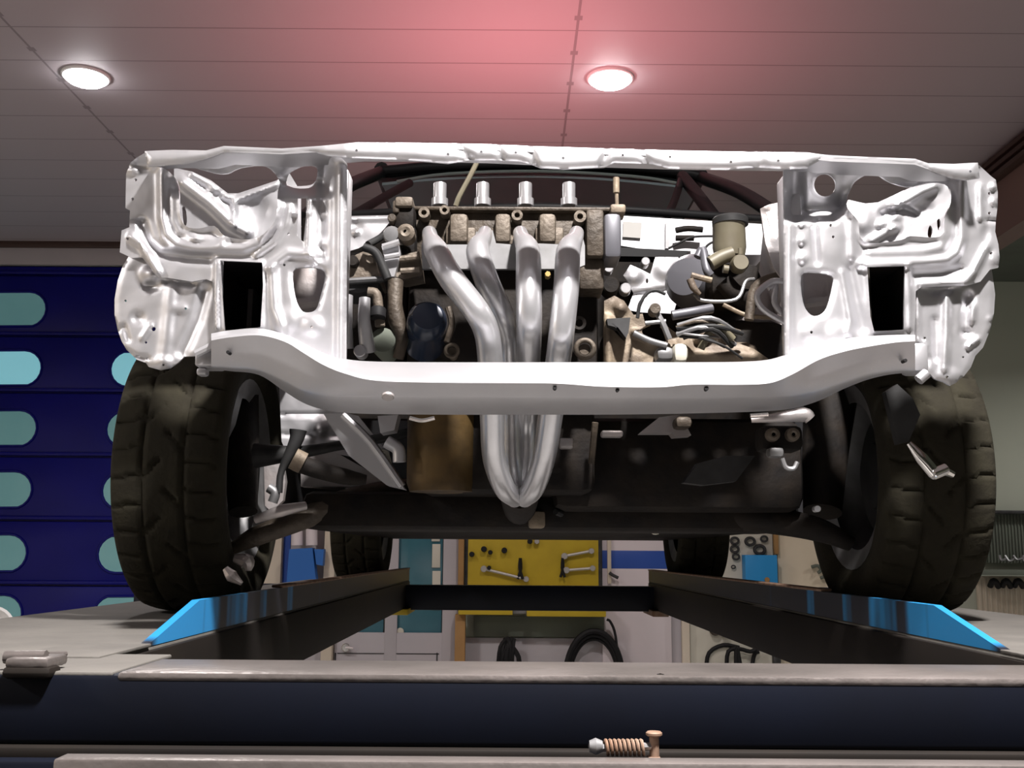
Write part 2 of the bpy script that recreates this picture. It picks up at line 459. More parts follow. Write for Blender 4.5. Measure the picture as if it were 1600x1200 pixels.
# ceiling downlights
for i, (x, y) in enumerate(LAMPS):
    t = thing('ceiling_light', ['lit round downlight in the grey part of the ceiling, above the blue garage door', 'lit round downlight in the red glow on the ceiling, beside a row of screws'][i],
              'ceiling light', (x, y, HC))
    MB().lathe([(.104, 0), (.120, 0), (.118, -.010), (.110, -.014), (.104, -.008)], (x, y, HC), (0, 0, 1), 40).build('trim_ring', 'white_plastic', t)
    MB().lathe([(.106, -.004), (.107, -.016), (.088, -.032), (.055, -.045), (0, -.05)], (x, y, HC), (0, 0, 1), 40).build('diffuser', 'lamp_glow', t)
    lamp_light(x, y, LAMP_W)

# ------------------------------------------------------------------ back wall furnishings
def flat(name, x0, y0, x1, y1, Y, depth, m, label=None, cat=None, parent=None, bev=.004, group=None):
    o = MB().pbox(x0, y0, x1, y1, Y - depth, depth, bev).build(name, m, parent)
    if label: tag(o, label, cat, group)
    return o
WF = YB - .002
flat('pillar', 392, 560, 438, 1290, WF, .10, 'cream', 'cream wall pillar behind the dusty front tyre', 'pillar')
flat('wall_panel', 439, 560, 452, 1290, WF, .03, 'deep_blue', 'narrow dark blue strip next to the cream pillar', 'panel')
# shelf unit with two white rolls and blue container
t = thing('storage_rack', 'pale rack holding white tubes behind the blue can, near the rear tyre', 'rack', P(488, 905, 7.9))
flat('side_post', 505, 600, 522, 1290, WF, .14, 'cream', parent=t)
flat('back_panel', 452, 600, 505, 1290, WF, .02, 'pale_grey', parent=t)
tag(MB().pprism([(452, 858), (488, 856), (496, 930), (446, 930)], 7.74, .10).build('jerry_can', 'can_blue'), 'blue plastic container standing by the cream pillar', 'container')
tag(MB().pprism([(491, 858), (506, 858), (504, 884), (494, 882)], 7.76, .08).build('rag', 'can_blue'), 'small blue cloth hanging beside the blue container', 'cloth')
for k, (x, lab) in enumerate([(464, 'white upright tube above the blue container, next to the dark strip'), (487, 'white upright tube above the blue container, next to the pale post')]):
    a, b = P(x, 770, 7.8), P(x, 852, 7.8)
    tag(MB().tube([a, b], wpx(9, 7.8), 16, 0).build('paper_roll', 'poster_white'), lab, 'roll')

# white glazed door
dd = MB()
dd.pbox(603, 560, 622, 1290, 7.93, .06); dd.pbox(692, 560, 716, 1290, 7.93, .06); dd.pbox(526, 988, 716, 1290, 7.935, .05)
dd.pbox(440, 985, 523, 1290, 7.95, .04)
door2 = struct('door_2', dd, 'pale_grey')
flat('window_pane', 520, 600, 604, 990, 7.975, .01, 'door_glass', parent=door2)
flat('window_pane', 621, 600, 693, 990, 7.975, .01, 'door_glass', parent=door2)
fr = MB()
for x0, y0, x1, y1 in [(527, 1020, 686, 1022.5), (527, 1020, 529, 1150), (684, 1020, 686, 1150)]: fr.pbox(x0, y0, x1, y1, 7.931, .01, .001)
fr.build('panel_moulding', 'dark_metal', door2)
h = MB().disc(P(540, 1012, 7.90), .030, .035); h.tube([P(540, 1012, 7.89), P(552, 1013, 7.89)], .012, 8, 0)
h.build('door_handle', 'chrome', door2)
st = MB()
for y0, y1 in [(760, 846), (850, 887), (892, 952)]: st.pbox(675, y0, 688, y1, 7.95, .012, .003)
tag(st.build('sticker_strip', 'peg_white'), 'tall pale strip of stickers on the teal door pane', 'sticker')
tag(MB().disc(P(625, 987, 7.95), .028, .02).build('round_cap', 'peg_white'), 'small white round cap at the bottom of the teal door pane', 'cap')
flat('wooden_post', 712, 960, 728, 1290, 7.90, .09, 'wood', 'brown wooden upright below the yellow tool board', 'post')
flat('wooden_batten', 716, 790, 725, 940, 7.92, .05, 'wood', 'thin brown wooden batten between the white door and yellow board', 'batten')

# yellow tool board
tb = thing('tool_board', 'yellow wall board hung with spanners and small tools', 'tool board', P(830, 945, 7.9))
flat('board', 731, 780, 936, 925, 7.93, .03, 'board_yellow', parent=tb)
for x0, x1 in ((726, 732), (934, 941)): MB().pbox(x0, 780, x1, 925, 7.90, .06).build('board_edge', 'dark_metal', tb)
flat('ledge', 716, 942, 801, 961, 7.92, .16, 'board_yellow', parent=tb)
flat('ledge', 823, 942, 947, 964, 7.92, .16, 'board_yellow', parent=tb)
flat('ledge_clip', 800, 944, 824, 959, 7.92, .12, 'grey_metal', parent=tb)
flat('ledge_shade_strip', 740, 962, 944, 996, 7.96, .02, 'green_grey', 'dark grey-green strip standing for the shade under the yellow ledge', 'panel')  # shade below the ledge put in as a dark strip
def spanner(p0, p1, Y, label, m='tool_steel', r=3.0):
    a, b = P(*p0, Y), P(*p1, Y); rr = wpx(r, Y); d = (b - a).normalized()
    mb = MB().tube([a, b], rr * .75, 8, 0)
    mb.disc(a + Vector((0, -.012, 0)), rr * 1.7, .024, seg=14); mb.disc(b + Vector((0, -.012, 0)), rr * 1.5, .024, seg=14)
    tag(mb.build('spanner', m), label, 'spanner')
spanner((882, 869), (924, 861), 7.87, 'bright spanner, upper of two on the yellow board near its edge')
spanner((885, 891), (926, 888), 7.87, 'bright spanner, lower of two on the yellow board near its edge')
spanner((756, 889), (822, 905), 7.87, 'long slanted spanner low on the yellow board')
hung = [((828, 846), 4, 'dark socket beside a bright one, high on the yellow board', 'socket', 'black'), ((839, 846), 4, 'bright socket high on the yellow board', 'socket', 'tool_steel'),
        ((756, 858), 4.5, 'dark socket on the yellow board, nearest the white door', 'socket', 'black'), ((766, 863), 3.5, 'small dark socket just below another, near the white door', 'socket', 'black'),
        ((788, 860), 4.5, 'dark socket between the two groups on the yellow board', 'socket', 'black'), ((737, 866), 4, 'dark socket at the edge of the yellow board by the brown batten', 'socket', 'black'),
        ((904, 834), 3.5, 'small grey socket at the top of the yellow board', 'socket', 'grey_metal'), ((764, 887), 3, 'small dark socket above the long slanted spanner', 'socket', 'black')]
for (x, y), r, lab, cat, m in hung:
    tag(MB().disc(P(x, y, 7.85), wpx(r, 7.85), .05, seg=16).build('socket', m), lab, cat)
for x, y0, y1, w, lab in [(813, 872, 905, 4, 'dark upright pliers in the middle of the yellow board'), (879, 872, 902, 3.5, 'dark upright pliers beside the two bright spanners')]:
    pm = MB().tube([P(x, y0, 7.87), P(x + 1, (y0 + y1) / 2, 7.87), P(x - w, y1, 7.87)], wpx(w * .6, 7.87), 8, 2)
    pm.tube([P(x, y0, 7.86), P(x - 1, (y0 + y1) / 2, 7.86), P(x + w, y1, 7.86)], wpx(w * .6, 7.87), 8, 2)
    tag(pm.build('pliers', 'black'), lab, 'pliers')
# things below the ledge
cb = MB()
for k in range(9):
    x = 785 + random.uniform(-4, 26); cb.tube([P(795 + random.uniform(-6, 8), 998, 7.88), P(x, 1020 + random.uniform(-10, 10), 7.84), P(x + random.uniform(-6, 6), 1060, 7.86)], wpx(4, 7.9), 6, 4)
tag(cb.build('cable_bundle', 'black'), 'black cable bundle hanging under the yellow ledge', 'cable')
hl = MB()
for k, (rx, ry) in enumerate([(44, 72), (40, 66), (37, 60)]):
    hl.tube([P(928 + rx * math.cos(a), 1058 - ry * math.sin(a), 7.86 + .02 * k) for a in [2 * math.pi * j / 18 for j in range(18)]], wpx(4.5 - k * .6, 7.9), 8, 3, closed=True)
hl.tube([P(948, 968, 7.86), P(954, 972, 7.86), P(962, 995, 7.86), P(968, 1060, 7.86)], wpx(2, 7.86), 6, 4)
tag(hl.build('coiled_hose', 'black'), 'black hose coiled in a loop below the end of the yellow board', 'hose')
# blue banded sheet and pegboards
bs = thing('wall_sign', 'white wall sign with a wide blue band, beside the yellow board', 'sign', P(995, 910, 7.95))
flat('backing', 941, 780, 1048, 1180, 7.97, .02, 'poster_white', parent=bs)
flat('blue_band', 941, 860, 1048, 889, 7.955, .006, 'deep_blue', parent=bs, bev=.001)
flat('pipe', 949, 800, 955, 912, 7.95, .03, 'cream', 'slim pale upright pipe crossing the blue band', 'pipe')
tag(MB().tube([P(952, 895, 7.9), P(958, 899, 7.9), P(966, 903, 7.9)], wpx(2.5, 7.9), 8, 3).build('hook', 'dark_metal'), 'small dark hook below the blue band', 'hook')
flat('wooden_batten', 1064, 940, 1076, 1290, 7.93, .04, 'cream', 'pale upright batten between grey wall panel and cream board', 'batten')
flat('pegboard', 1076, 780, 1209, 1290, 7.96, .02, 'peg_white', 'white pegboard hung with small dark rings and hooks', 'pegboard')
flat('wooden_batten', 1209, 790, 1216, 866, 7.93, .04, 'wood', 'thin brown batten above the blue bin', 'batten')
flat('post', 1205, 1010, 1216, 1290, 7.9, .06, 'dark_metal', 'dark upright post between pegboard and cream board', 'post')
flat('wall_board', 1216, 780, 1330, 1290, 7.95, .02, 'cream_board', 'plain cream wall board beside the blue bin', 'board')
bn = thing('parts_bin', 'bright blue bin mounted on the white pegboard', 'bin', P(1188, 917, 7.9))
flat('bin_body', 1165, 867, 1215, 920, 7.93, .12, 'bin_blue', parent=bn)
MB().disc(P(1199, 906, 7.80), wpx(4, 7.8), .015, seg=14).build('label_stud', 'wood', bn)
rings = [((1150, 823), 5, 'at the very top of the pegboard'), ((1168, 819), 6, 'top of the pegboard, second from the rear tyre'), ((1148, 845), 6, 'second row of the pegboard, beside the rear tyre'),
         ((1172, 846), 7, 'second row of the pegboard, middle'), ((1194, 842), 5, 'second row of the pegboard, above the blue bin'), ((1148, 858), 6, 'third row of the pegboard, beside the rear tyre'),
         ((1187, 859), 8, 'just above the blue bin, largest on the pegboard'), ((1150, 870), 5, 'fourth row of the pegboard, beside the rear tyre'), ((1146, 886), 3, 'lowest small one on the pegboard, beside the rear tyre')]
for (x, y), r, lab in rings:
    c = P(x, y, 7.92); R_ = wpx(r, 7.92)
    tag(MB().tube([c + Vector((R_ * math.cos(a), 0, R_ * .8 * math.sin(a))) for a in [2 * math.pi * j / 12 for j in range(12)]], R_ * .32, 6, 2, closed=True).build('gasket_ring', 'dark_metal'), 'dark gasket ring ' + lab, 'ring')
for x, y, lab in [(1278, 888, 'small dark clamp on the cream board, upper'), (1292, 905, 'dark hooked clamp on the cream board beside the front tyre')]:
    tag(MB().tube([P(x - 10, y - 2, 7.9), P(x, y - 4, 7.9), P(x + 5, y + 3, 7.9), P(x, y + 7, 7.9)], wpx(2.6, 7.9), 8, 3).build('clamp', 'green_grey'), lab, 'clamp')
pullers = [([(1103, 1046), (1108, 1020), (1130, 1008), (1155, 1012)], 'long-armed black puller on the pegboard, nearest the grey wall panel'),
           ([(1135, 1046), (1138, 1018), (1155, 1014), (1172, 1018), (1182, 1014)], 'black puller with a bent arm, middle of the pegboard'),
           ([(1150, 1046), (1151, 1012), (1158, 1046)], 'slim black pin tool in the middle of the pegboard'),
           ([(1174, 1046), (1179, 1022), (1186, 1018)], 'short black hook tool beside the dark post')]
for k, (pl_, lab) in enumerate(pullers):
    yd = (7.925, 7.89, 7.85, 7.925)[k]
    tag(MB().tube([P(x, y, yd) for x, y in pl_], wpx(3.2, yd), 8, 3).tube([P(pl_[0][0], pl_[0][1], yd), P(pl_[0][0] - 3, pl_[0][1] + 40, yd)], wpx(3.2, yd), 8, 0).build('puller', 'black'), lab, 'puller')
for x, y, r, lab in [(1118, 985, 8, 'dark pulley hung on the pegboard under the runway'), (1134, 990, 6, 'small dark pulley beside the larger one under the runway')]:
    tag(MB().disc(P(x, y, 7.88), wpx(r, 7.9), .05, seg=18).build('pulley', 'cast_brown'), lab, 'pulley')
flat('wall_panel', 948, 944, 1064, 1290, 7.985, .01, 'pale_grey', 'plain grey wall panel under the lift crossbeam', 'panel')
flat('wall_panel', 728, 996, 948, 1290, 7.985, .008, 'pale_grey', 'pale grey wall panel behind the hanging hose', 'panel')
# right hand tool rack
tr = thing('wire_rack', 'grey-green slatted wall rack beyond the dark front tyre', 'rack', P(1590, 905, 7.8))
rk = MB().pbox(1530, 800, 1760, 880, 7.95, .04)
for k in range(46): rk.pbox(1532 + 5 * k, 803, 1534 + 5 * k, 880, 7.94, .012, .001)
rk.build('slatted_back', 'green_grey', tr)
flat('top_rail', 1530, 797, 1760, 804, 7.94, .08, 'dark_metal', parent=tr)
sh = thing('wall_shelf', 'pale shelf panel with dark tools, beyond the dark front tyre', 'shelf', P(1590, 960, 7.8))
rk = MB().pbox(1530, 900, 1760, 990, 7.95, .04)
for k in range(30): rk.pbox(1532 + 8 * k, 903, 1535 + 8 * k, 988, 7.94, .012, .001)
rk.build('ribbed_panel', 'cream', sh)
MB().pbox(1530, 890, 1760, 900, 7.70, .25).build('shelf_board', 'green_grey', sh)
for k, (x, lab) in enumerate([(1553, 'dark tool hanging on the ribbed shelf panel, nearest the tyre'), (1572, 'dark tool in the middle of the ribbed shelf panel'), (1591, 'dark tool at the far end of the ribbed shelf panel')]):
    tag(MB().tube([P(x - 6, 916, 7.9), P(x - 2, 908, 7.86), P(x + 3, 909, 7.86), P(x + 7, 917, 7.9)], wpx(4.5, 7.8), 8, 3).build('hand_tool', 'black'), lab, 'tool')
lt = MB()
for k in range(7): lt.tube([P(1560 + 12 * k + random.uniform(-5, 5), 868, 7.86), P(1565 + 12 * k, 876 + random.uniform(-4, 4), 7.84), P(1574 + 12 * k, 872, 7.86)], wpx(2, 7.8), 6, 3)
tag(lt.build('chain', 'grey_metal'), 'grey chain strung along the slatted rack', 'chain')
# pale round rim by the garage door
c = P(2, 985, 6.3)
tag(MB().lathe([(.0, 0), (.12, .0), (.155, .02), (.165, .05), (.15, .055), (.12, .03), (0, .02)], c + Vector((-.06, 0, -.03)), (0, -1, .25), 32).build('hub_cap', 'white_plastic'), 'white round disc in front of the blue garage door, at the platform edge', 'disc')
tag(MB().box((c.x - .25, 6.0, 0), (c.x + .15, 6.9, c.z - .21), .01).build('workbench', 'dark_metal'), 'dark bench carrying the white disc by the garage door', 'bench')

# ------------------------------------------------------------------ the lift
ZP = CZ - .122
XL0, XL1, XR0, XR1 = -.93, -.47, .64, 1.10
YF0, YF1, YE = 1.088, 1.218, 4.95
lift = thing('car_lift', 'blue and black four-post car lift carrying the stripped car', 'lift', (.085, 3.0, 0))
for x0, x1, xi in ((XL0, XL1, XL1), (XR0, XR1, XR0)):
    rw = MB().box((x0, YF1, ZP - .012), (x1, YE, ZP), .003)
    runway = rw.build('runway_deck', 'deck_steel', lift)
    s = 1 if xi == XL1 else -1
    MB().box((x0, YF1 + .002, ZP - .115), (xi - s * .004, YE - .01, ZP - .012), .004).box((xi - s * .006, YF1 + .02, ZP - .118), (xi + s * .006, YE - .03, ZP - .005), .003).build('runway_channel', 'lift_grime', runway)
    zt = ZP + .05
    prof = [Vector((xi - s * .012, 1.39, ZP)), Vector((xi - s * .012, 1.62, zt)), Vector((xi - s * .012, YE, zt)), Vector((xi - s * .012, YE, ZP))]
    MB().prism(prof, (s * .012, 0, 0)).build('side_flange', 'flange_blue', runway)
    MB().box((xi - s * .022, 2.2, zt), (xi + s * .003, YE, zt + .006), .002).build('rub_strip', 'rust', runway)
    MB().box((xi - s * .10, 1.225, ZP), (xi + s * .004, 1.40, ZP + .004), .001).build('weld_plate', 'deck_steel', runway)
    MB().box((xi - s * .04, YE - .35, ZP - .14), (xi + s * .03, YE - .02, ZP - .115), .003).build('stop_plate', 'board_yellow' if s > 0 else 'rust', runway)
fb = MB().box((-2.05, YF0, ZP - .069), (2.15, YF1, ZP), .006)
front_beam = fb.build('front_crossbeam', 'lift_navy', lift)
MB().box((-.395, YF0 - .001, ZP - .008), (2.1, YF1 + .002, ZP + .0025), .0045).build('beam_top_plate', 'edge_steel', front_beam, label='worn bare steel top of the front beam')
MB().box((-2.0, YF0 + .002, ZP - .003), (-.40, YF1 + .06, ZP + .002), .002).build('beam_top_plate', 'deck_steel', front_beam)
MB().box((-2.0, YF0 - .012, ZP - .082), (2.1, YF0 + .03, ZP - .0685), .003).build('beam_lip', 'lift_grime', front_beam)
lower = P(100, 1180, .98)
lb = MB().box((P(98, 1190, .98).x, .958, lower.z - .06), (1.0, .985, lower.z + .001), .003)
lb.build('ramp_bar', 'edge_steel', lift)
MB().box((-1.2, .960, lower.z - .06), (P(94, 1190, .98).x, .985, lower.z - .012), .003).build('ramp_bar', 'lift_navy', lift)
MB().box((-1.2, 1.06, lower.z - .30), (1.0, 1.10, lower.z - .02), .004).build('ramp_web', 'lift_navy', lift)
MB().box((-1.2, .97, lower.z - .4), (1.0, 1.06, lower.z - .058), .004).build('ramp_web', 'lift_navy', lift)
# hinge bracket on the deck
br = MB(); br.tube([P(8, 1027, 1.10), P(72, 1026, 1.10)], .0065, 10, 0); br.pbox(6, 1028, 75, 1046, 1.08, .05, .004); br.tube([P(75, 1023, 1.13), P(103, 1022, 1.15)], .003, 8, 0)
br.build('hinge_bracket', 'edge_steel', lift)
MB().pbox(0, 1042, 78, 1062, 1.078, .03, .006).build('hinge_pad', 'lift_grime', lift)
# spring and pin on the lower bar
sp = MB(); hx = []
for k in range(9 * 10 + 1):
    tt = k / 90; c = P(945 + 62 * tt, 1168, 1.0)
    hx.append(c + Vector((0, math.cos(tt * 18 * math.pi) * .0065, math.sin(tt * 18 * math.pi) * .0065)))
sp.tube(hx, .0016, 6, 0)
spring = sp.build('return_spring', 'rust', lift)
MB().tube([P(928, 1169, 1.0), P(1020, 1166, 1.0)], .0035, 8, 0).lathe([(0, -.007), (.005, -.006), (.0075, 0), (.005, .006), (0, .007)], P(931, 1166, 1.0), (1, 0, 0), 14).build('spring_rod', 'grey_metal', spring)
MB().tube([P(1022, 1147, 1.0), P(1023, 1200, 1.0)], .0045, 10, 0).disc(P(1022, 1150, 1.0), .0075, .004, (0, 0, 1), 14).box(P(1010, 1195, 1.01), P(1036, 1187, .985), .002).build('spring_pin', 'rust', spring)
MB().lathe([(0, .005), (.004, .004), (.006, 0)], P(1032, 1060, YF0 + .01), (0, 0, 1), 14).build('beam_screw', 'chrome', front_beam)
rb = MB().box((-1.6, YE - .22, ZP - .125), (1.8, YE - .08, ZP - .018), .006)
rb.build('rear_crossbeam', 'lift_navy', lift)
for x, y in ((-1.95, 1.15), (2.05, 1.15), (-1.6, YE - .15), (1.82, YE - .15)):
    MB().box((x - .07, y - .06, 0), (x + .07, y + .06, CZ + .55), .006).box((x - .16, y - .14, 0), (x + .16, y + .14, .015), .003).build('post', 'lift_navy', lift)

# ------------------------------------------------------------------ the car
XC = .078
YA, YR, RW, TW = 2.22, 4.62, .29, .205
car = thing('stripped_car', 'silver painted car front stripped to bare metal, engine bay open, raised on the lift', 'car', (XC, YA, ZP))

# wheels -----------------------------------------------------------------------------
def tyre_mesh():
    na, nw = 300, 30
    mb = MB(); rows = []
    half = TW / 2
    prof = []                                   # (x, r, tread flag)
    for k in range(nw + 1):
        u = -1 + 2 * k / nw; x = u * half * .93
        prof.append((x, RW - .012 * abs(u) ** 3.2, u))
    left = [(-half * .76, .190, None), (-half * .88, .197, None), (-half * 1.0, .222, None), (-half * 1.03, .244, None), (-half * 1.0, .264, None), (-half * .965, .273, None)]
    full = left + prof + [(-x, r, None) for x, r, _ in left[::-1]]
    for i in range(na):
        a = 2 * math.pi * i / na; row = []
        for x, r, u in full:
            if u is not None:
                s = a / (2 * math.pi)
                cut = 0
                if .34 < abs(u) < .42: cut = .006
                if abs(u) >= .42:
                    f = (s * 34 + abs(u) * .25 + (.5 if u > 0 else 0)) % 1
                    if f < .11: cut = .006
                elif abs(u) <= .34:
                    f = (s * 17 + u * 1.0 + (0 if u > 0 else .45)) % 1 if u > 0 else (s * 17 - u * 1.0 + .5) % 1
                    if f < .09 and abs(u) > .05: cut = .006
                r -= cut
            row.append(mb.bm.verts.new((x, r * math.cos(a), r * math.sin(a))))
        rows.append(row)
    for i in range(na):
        A, B = rows[i], rows[(i + 1) % na]
        for k in range(len(A) - 1): mb.bm.faces.new((A[k], A[k + 1], B[k + 1], B[k]))
    return mb
tm = tyre_mesh(); tyre0 = tm.build('tyre', 'tyre_dusty', None, 50)
rim = MB().lathe([(.155, -.075), (.19, -.085), (.196, -.09), (.19, -.07), (.17, -.03), (.165, .06), (.17, .07), (.196, .09), (.18, .085), (.12, .05), (.06, .055), (.0, .055)], (0, 0, 0), (1, 0, 0), 40)
rim0 = rim.build('wheel_rim', 'grey_metal')
disc0 = MB().lathe([(.0, -.04), (.07, -.04), (.075, -.02), (.125, -.02), (.125, .0), (.075, .0), (.07, .03), (0, .03)], (0, 0, 0), (1, 0, 0), 36).build('brake_disc', 'dark_metal')
first = True
for y in (YA, YR):
    for s in (-1, 1):
        if first: a, b, c = tyre0, rim0, disc0
        else:
            a, b, c = tyre0.copy(), rim0.copy(), disc0.copy()
            for q in (a, b, c): col.objects.link(q)
        first = False
        a.parent = car; a.matrix_parent_inverse = Matrix.Translation(car.location).inverted()
        a.location = (XC + s * .722, y, ZP + RW); a.rotation_euler = (0, 0, 0 if s > 0 else math.pi)
        for q in (b, c): q.parent = a; q.location = (0, 0, 0)

# front panel ------------------------------------------------------------------------
def sst(a, b, x):
    t = min(1, max(0, (x - a) / (b - a))); return t * t * (3 - 2 * t)
def YLf(px, py):
    over = (sst(238, 282, py) * (1 - sst(286, 312, py))) * sst(255, 320, px) * (1 - sst(505, 525, px)) * .090
    return 1.56 + max(0, (540 - px)) / 350 * .085 + .02 * sst(236, 262, py) + over
def YRf(px, py):
    yb = 300 + 38 * (1 - sst(1300, 1345, px))
    over = (sst(246, yb - 12, py) * (1 - sst(yb - 8, yb + 14, py))) * sst(1222, 1240, px) * (1 - sst(1440, 1500, px)) * .095
    return 1.56 + max(0, (px - 1226)) / 330 * .085 + .02 * sst(240, 266, py) + over
bar_top = [(226, 236), (270, 234), (322, 235), (338, 231), (350, 228), (440, 232), (500, 228), (530, 225), (560, 222), (660, 223), (760, 225), (850, 229), (950, 232), (1050, 235), (1150, 237), (1262, 238), (1282, 241), (1300, 243), (1430, 248), (1450, 255), (1490, 256), (1528, 254)]
bar_bot = [(1531, 278), (1510, 281), (1488, 278), (1465, 271), (1445, 262), (1432, 256), (1300, 249), (1285, 248), (1272, 255), (1262, 262), (1225, 264), (1180, 261), (1135, 265), (1075, 264), (1045, 263), (1020, 256), (960, 254), (945, 261), (880, 264), (845, 262), (830, 256), (810, 252), (770, 250), (735, 250), (700, 255), (640, 250), (560, 247), (535, 245), (512, 243), (492, 237), (440, 240), (350, 238), (320, 249), (290, 256), (230, 260)]
bholes = [circle(x, y, 2.1, 2.1, 8) for x, y in [(557, 235), (700, 241), (752, 237), (806, 238), (880, 247), (973, 242), (1047, 245), (1142, 253), (1216, 251), (1516, 268)]]
bar = stamped(bar_top + bar_bot, bholes, lambda px, py: 1.535 + (max(0, 540 - px) / 330 + max(0, px - 1240) / 300) * .07,
              ribs=[([(716, 232), (735, 246)], 7, -.010), ([(776, 230), (784, 246)], 6, -.010), ([(828, 236), (836, 258)], 6, -.012), ([(948, 240), (940, 258)], 6, -.012), ([(1000, 238), (1012, 252)], 6, -.010), ([(1180, 240), (1190, 260)], 10, -.008)],
              lips=[(-1, 5, -.010)], wave=.004)
# rearward top flange
fl = [[P(x, y + 2, (1.535 + (max(0, 540 - x) / 330 + max(0, x - 1240) / 300) * .07)) + Vector(v) for v in ((0, .004, 0), (0, .07, .004), (0, .07, -.002), (0, .004, -.006))] for x, y in bar_top]
bar.loft(fl)
panel = bar.build('upper_tie_bar', 'silver', car, 60)

L_out = [(228, 238), (214, 246), (203, 255), (197, 272), (196, 325), (203, 329), (202, 355), (190, 360), (187, 394), (206, 403), (222, 402), (236, 420), (246, 434), (262, 434), (300, 440), (322, 436), (332, 440), (334, 512), (345, 530), (405, 530), (450, 545), (512, 574), (541, 574), (542, 255), (525, 238), (440, 236), (340, 236)]
H1 = round_poly([(238, 260), (254, 262), (268, 272), (279, 290), (281, 334), (290, 353), (310, 357), (335, 353), (350, 368), (380, 374), (405, 370), (425, 352), (432, 335), (434, 300), (437, 285), (425, 266), (408, 258), (375, 262), (355, 271), (335, 270), (305, 262), (270, 256)], 3)
H5 = round_poly([(450, 272), (465, 262), (480, 258), (495, 262), (493, 283), (480, 290), (450, 289)], 3)
H4 = [(465, 309), (479, 309), (478, 340), (474, 378), (464, 368)]
H3 = round_poly([(458, 424), (475, 418), (500, 420), (508, 431), (501, 462), (494, 483), (482, 488), (470, 484), (461, 462)], 3)
H2 = [(344, 407), (410, 410), (411, 445), (407, 511), (351, 517), (347, 459)]
dots_L = [circle(x, y, 2.2, 2.4, 8) for x, y in [(212, 281), (207, 311), (199, 373), (444, 414), (451, 366), (487, 511)]]
bl = stamped(L_out, [H1, H2, H3, H4, H5] + dots_L, YLf,
    ribs=[([(253, 272), (254, 340), (260, 366), (276, 381), (300, 387), (380, 388), (404, 380), (430, 350), (438, 322)], 7, .022),
          ([(269, 285), (271, 345), (280, 362), (310, 372), (345, 380)], 6, .012), ([(452, 322), (446, 350), (428, 378), (400, 398)], 5, .014),
          ([(222, 350), (230, 378), (250, 396), (290, 402), (326, 404)], 8, -.022), ([(205, 370), (222, 382), (236, 408), (246, 424)], 6, .020),
          ([(532, 262), (530, 566)], 7, .018), ([(505, 255), (502, 400)], 8, -.020), ([(484, 312), (481, 395), (492, 408)], 4, .012),
          ([(425, 420), (428, 480), (440, 520)], 8, .020), ([(420, 418), (450, 395), (500, 398)], 6, .012), ([(200, 345), (225, 345)], 3, -.012),
          ([(338, 408), (338, 512)], 4, .016), ([(300, 250), (430, 245), (500, 242)], 10, -.03)],
    bosses=[(205, 252, 8, 6, .02), (207, 266, 10, 6, .015), (470, 333, 12, 4, .02), (488, 508, 16, 16, .014), (505, 335, 4, 4, .012), (505, 380, 6, 8, .01), (448, 500, 16, 18, .012), (300, 375, 14, 6, .014), (350, 376, 10, 5, .014)],
    lips=[(0, 5, .016), (1, 4, .012), (2, 5, -.010), (4, 4, -.015)], wave=.007)
bl.build('headlamp_panel', 'silver', car, 60)

R_out = [(1224, 255), (1262, 240), (1300, 242), (1430, 252), (1452, 264), (1490, 274), (1530, 258), (1547, 274), (1556, 281), (1559, 300), (1559, 320), (1556, 345), (1555, 362), (1560, 382), (1562, 402), (1560, 418), (1547, 421), (1532, 440), (1510, 446), (1440, 448), (1431, 455), (1429, 525), (1350, 540), (1285, 566), (1226, 576)]
R1 = circle(1289, 289, 17, 18, 20)
R23 = round_poly([(1324, 308), (1328, 299), (1336, 284), (1355, 272), (1370, 272), (1390, 284), (1418, 292), (1440, 288), (1462, 285), (1482, 290), (1486, 315), (1476, 340), (1473, 366), (1455, 371), (1422, 369), (1408, 375), (1365, 380), (1345, 372), (1340, 345), (1324, 325)], 3)
R4 = [(1355, 417), (1414, 415), (1412, 515), (1366, 518), (1360, 494)]
R5 = round_poly([(1252, 431), (1271, 426), (1299, 431), (1301, 445), (1292, 480), (1281, 492), (1267, 492), (1255, 473)], 3)
dots_R = [circle(x, y, 2.2, 2.4, 8) for x, y in [(1546, 302), (1546, 333), (1549, 396), (1268, 519), (1298, 352), (1302, 370)]]
brp = stamped(R_out, [R1, R4, R5, R23] + dots_R, YRf,
    ribs=[([(1503, 284), (1503, 372), (1496, 394), (1480, 405), (1440, 409), (1345, 412)], 7, .022), ([(1484, 320), (1482, 365), (1470, 386), (1440, 394), (1360, 396)], 8, .014),
          ([(1532, 292), (1532, 340)], 5, .014), ([(1542, 386), (1522, 424), (1508, 440), (1440, 444)], 6, .020), ([(1430, 430), (1470, 428), (1500, 420)], 6, -.016),
          ([(1234, 345), (1232, 566)], 6, .018), ([(1243, 262), (1244, 330)], 12, -.030), ([(1312, 262), (1316, 330)], 6, -.012), ([(1330, 330), (1332, 400)], 7, .014), ([(1272, 340), (1276, 410)], 5, -.016),
          ([(1325, 425), (1345, 512)], 9, -.014), ([(1318, 425), (1330, 500), (1326, 520)], 6, .014), ([(1420, 415), (1421, 512)], 4, .014), ([(1543, 344), (1558, 346)], 3, -.012), ([(1270, 248), (1420, 262), (1470, 280)], 9, -.03)],
    bosses=[(1552, 292, 6, 5, .015), (1552, 315, 5, 6, .012), (1553, 404, 8, 10, .012), (1253, 347, 7, 6, .016), (1253, 376, 6, 6, .014), (1254, 403, 8, 8, .016), (1300, 370, 22, 44, .012), (1268, 519, 16, 16, .014), (1362, 372, 12, 8, .016), (1310, 520, 18, 16, .012), (1540, 365, 6, 12, -.008)],
    lips=[(0, 5, .010), (1, 4, .010), (2, 5, -.010), (3, 5, .014)], wave=.007)
brp.build('headlamp_panel', 'silver', car, 60)

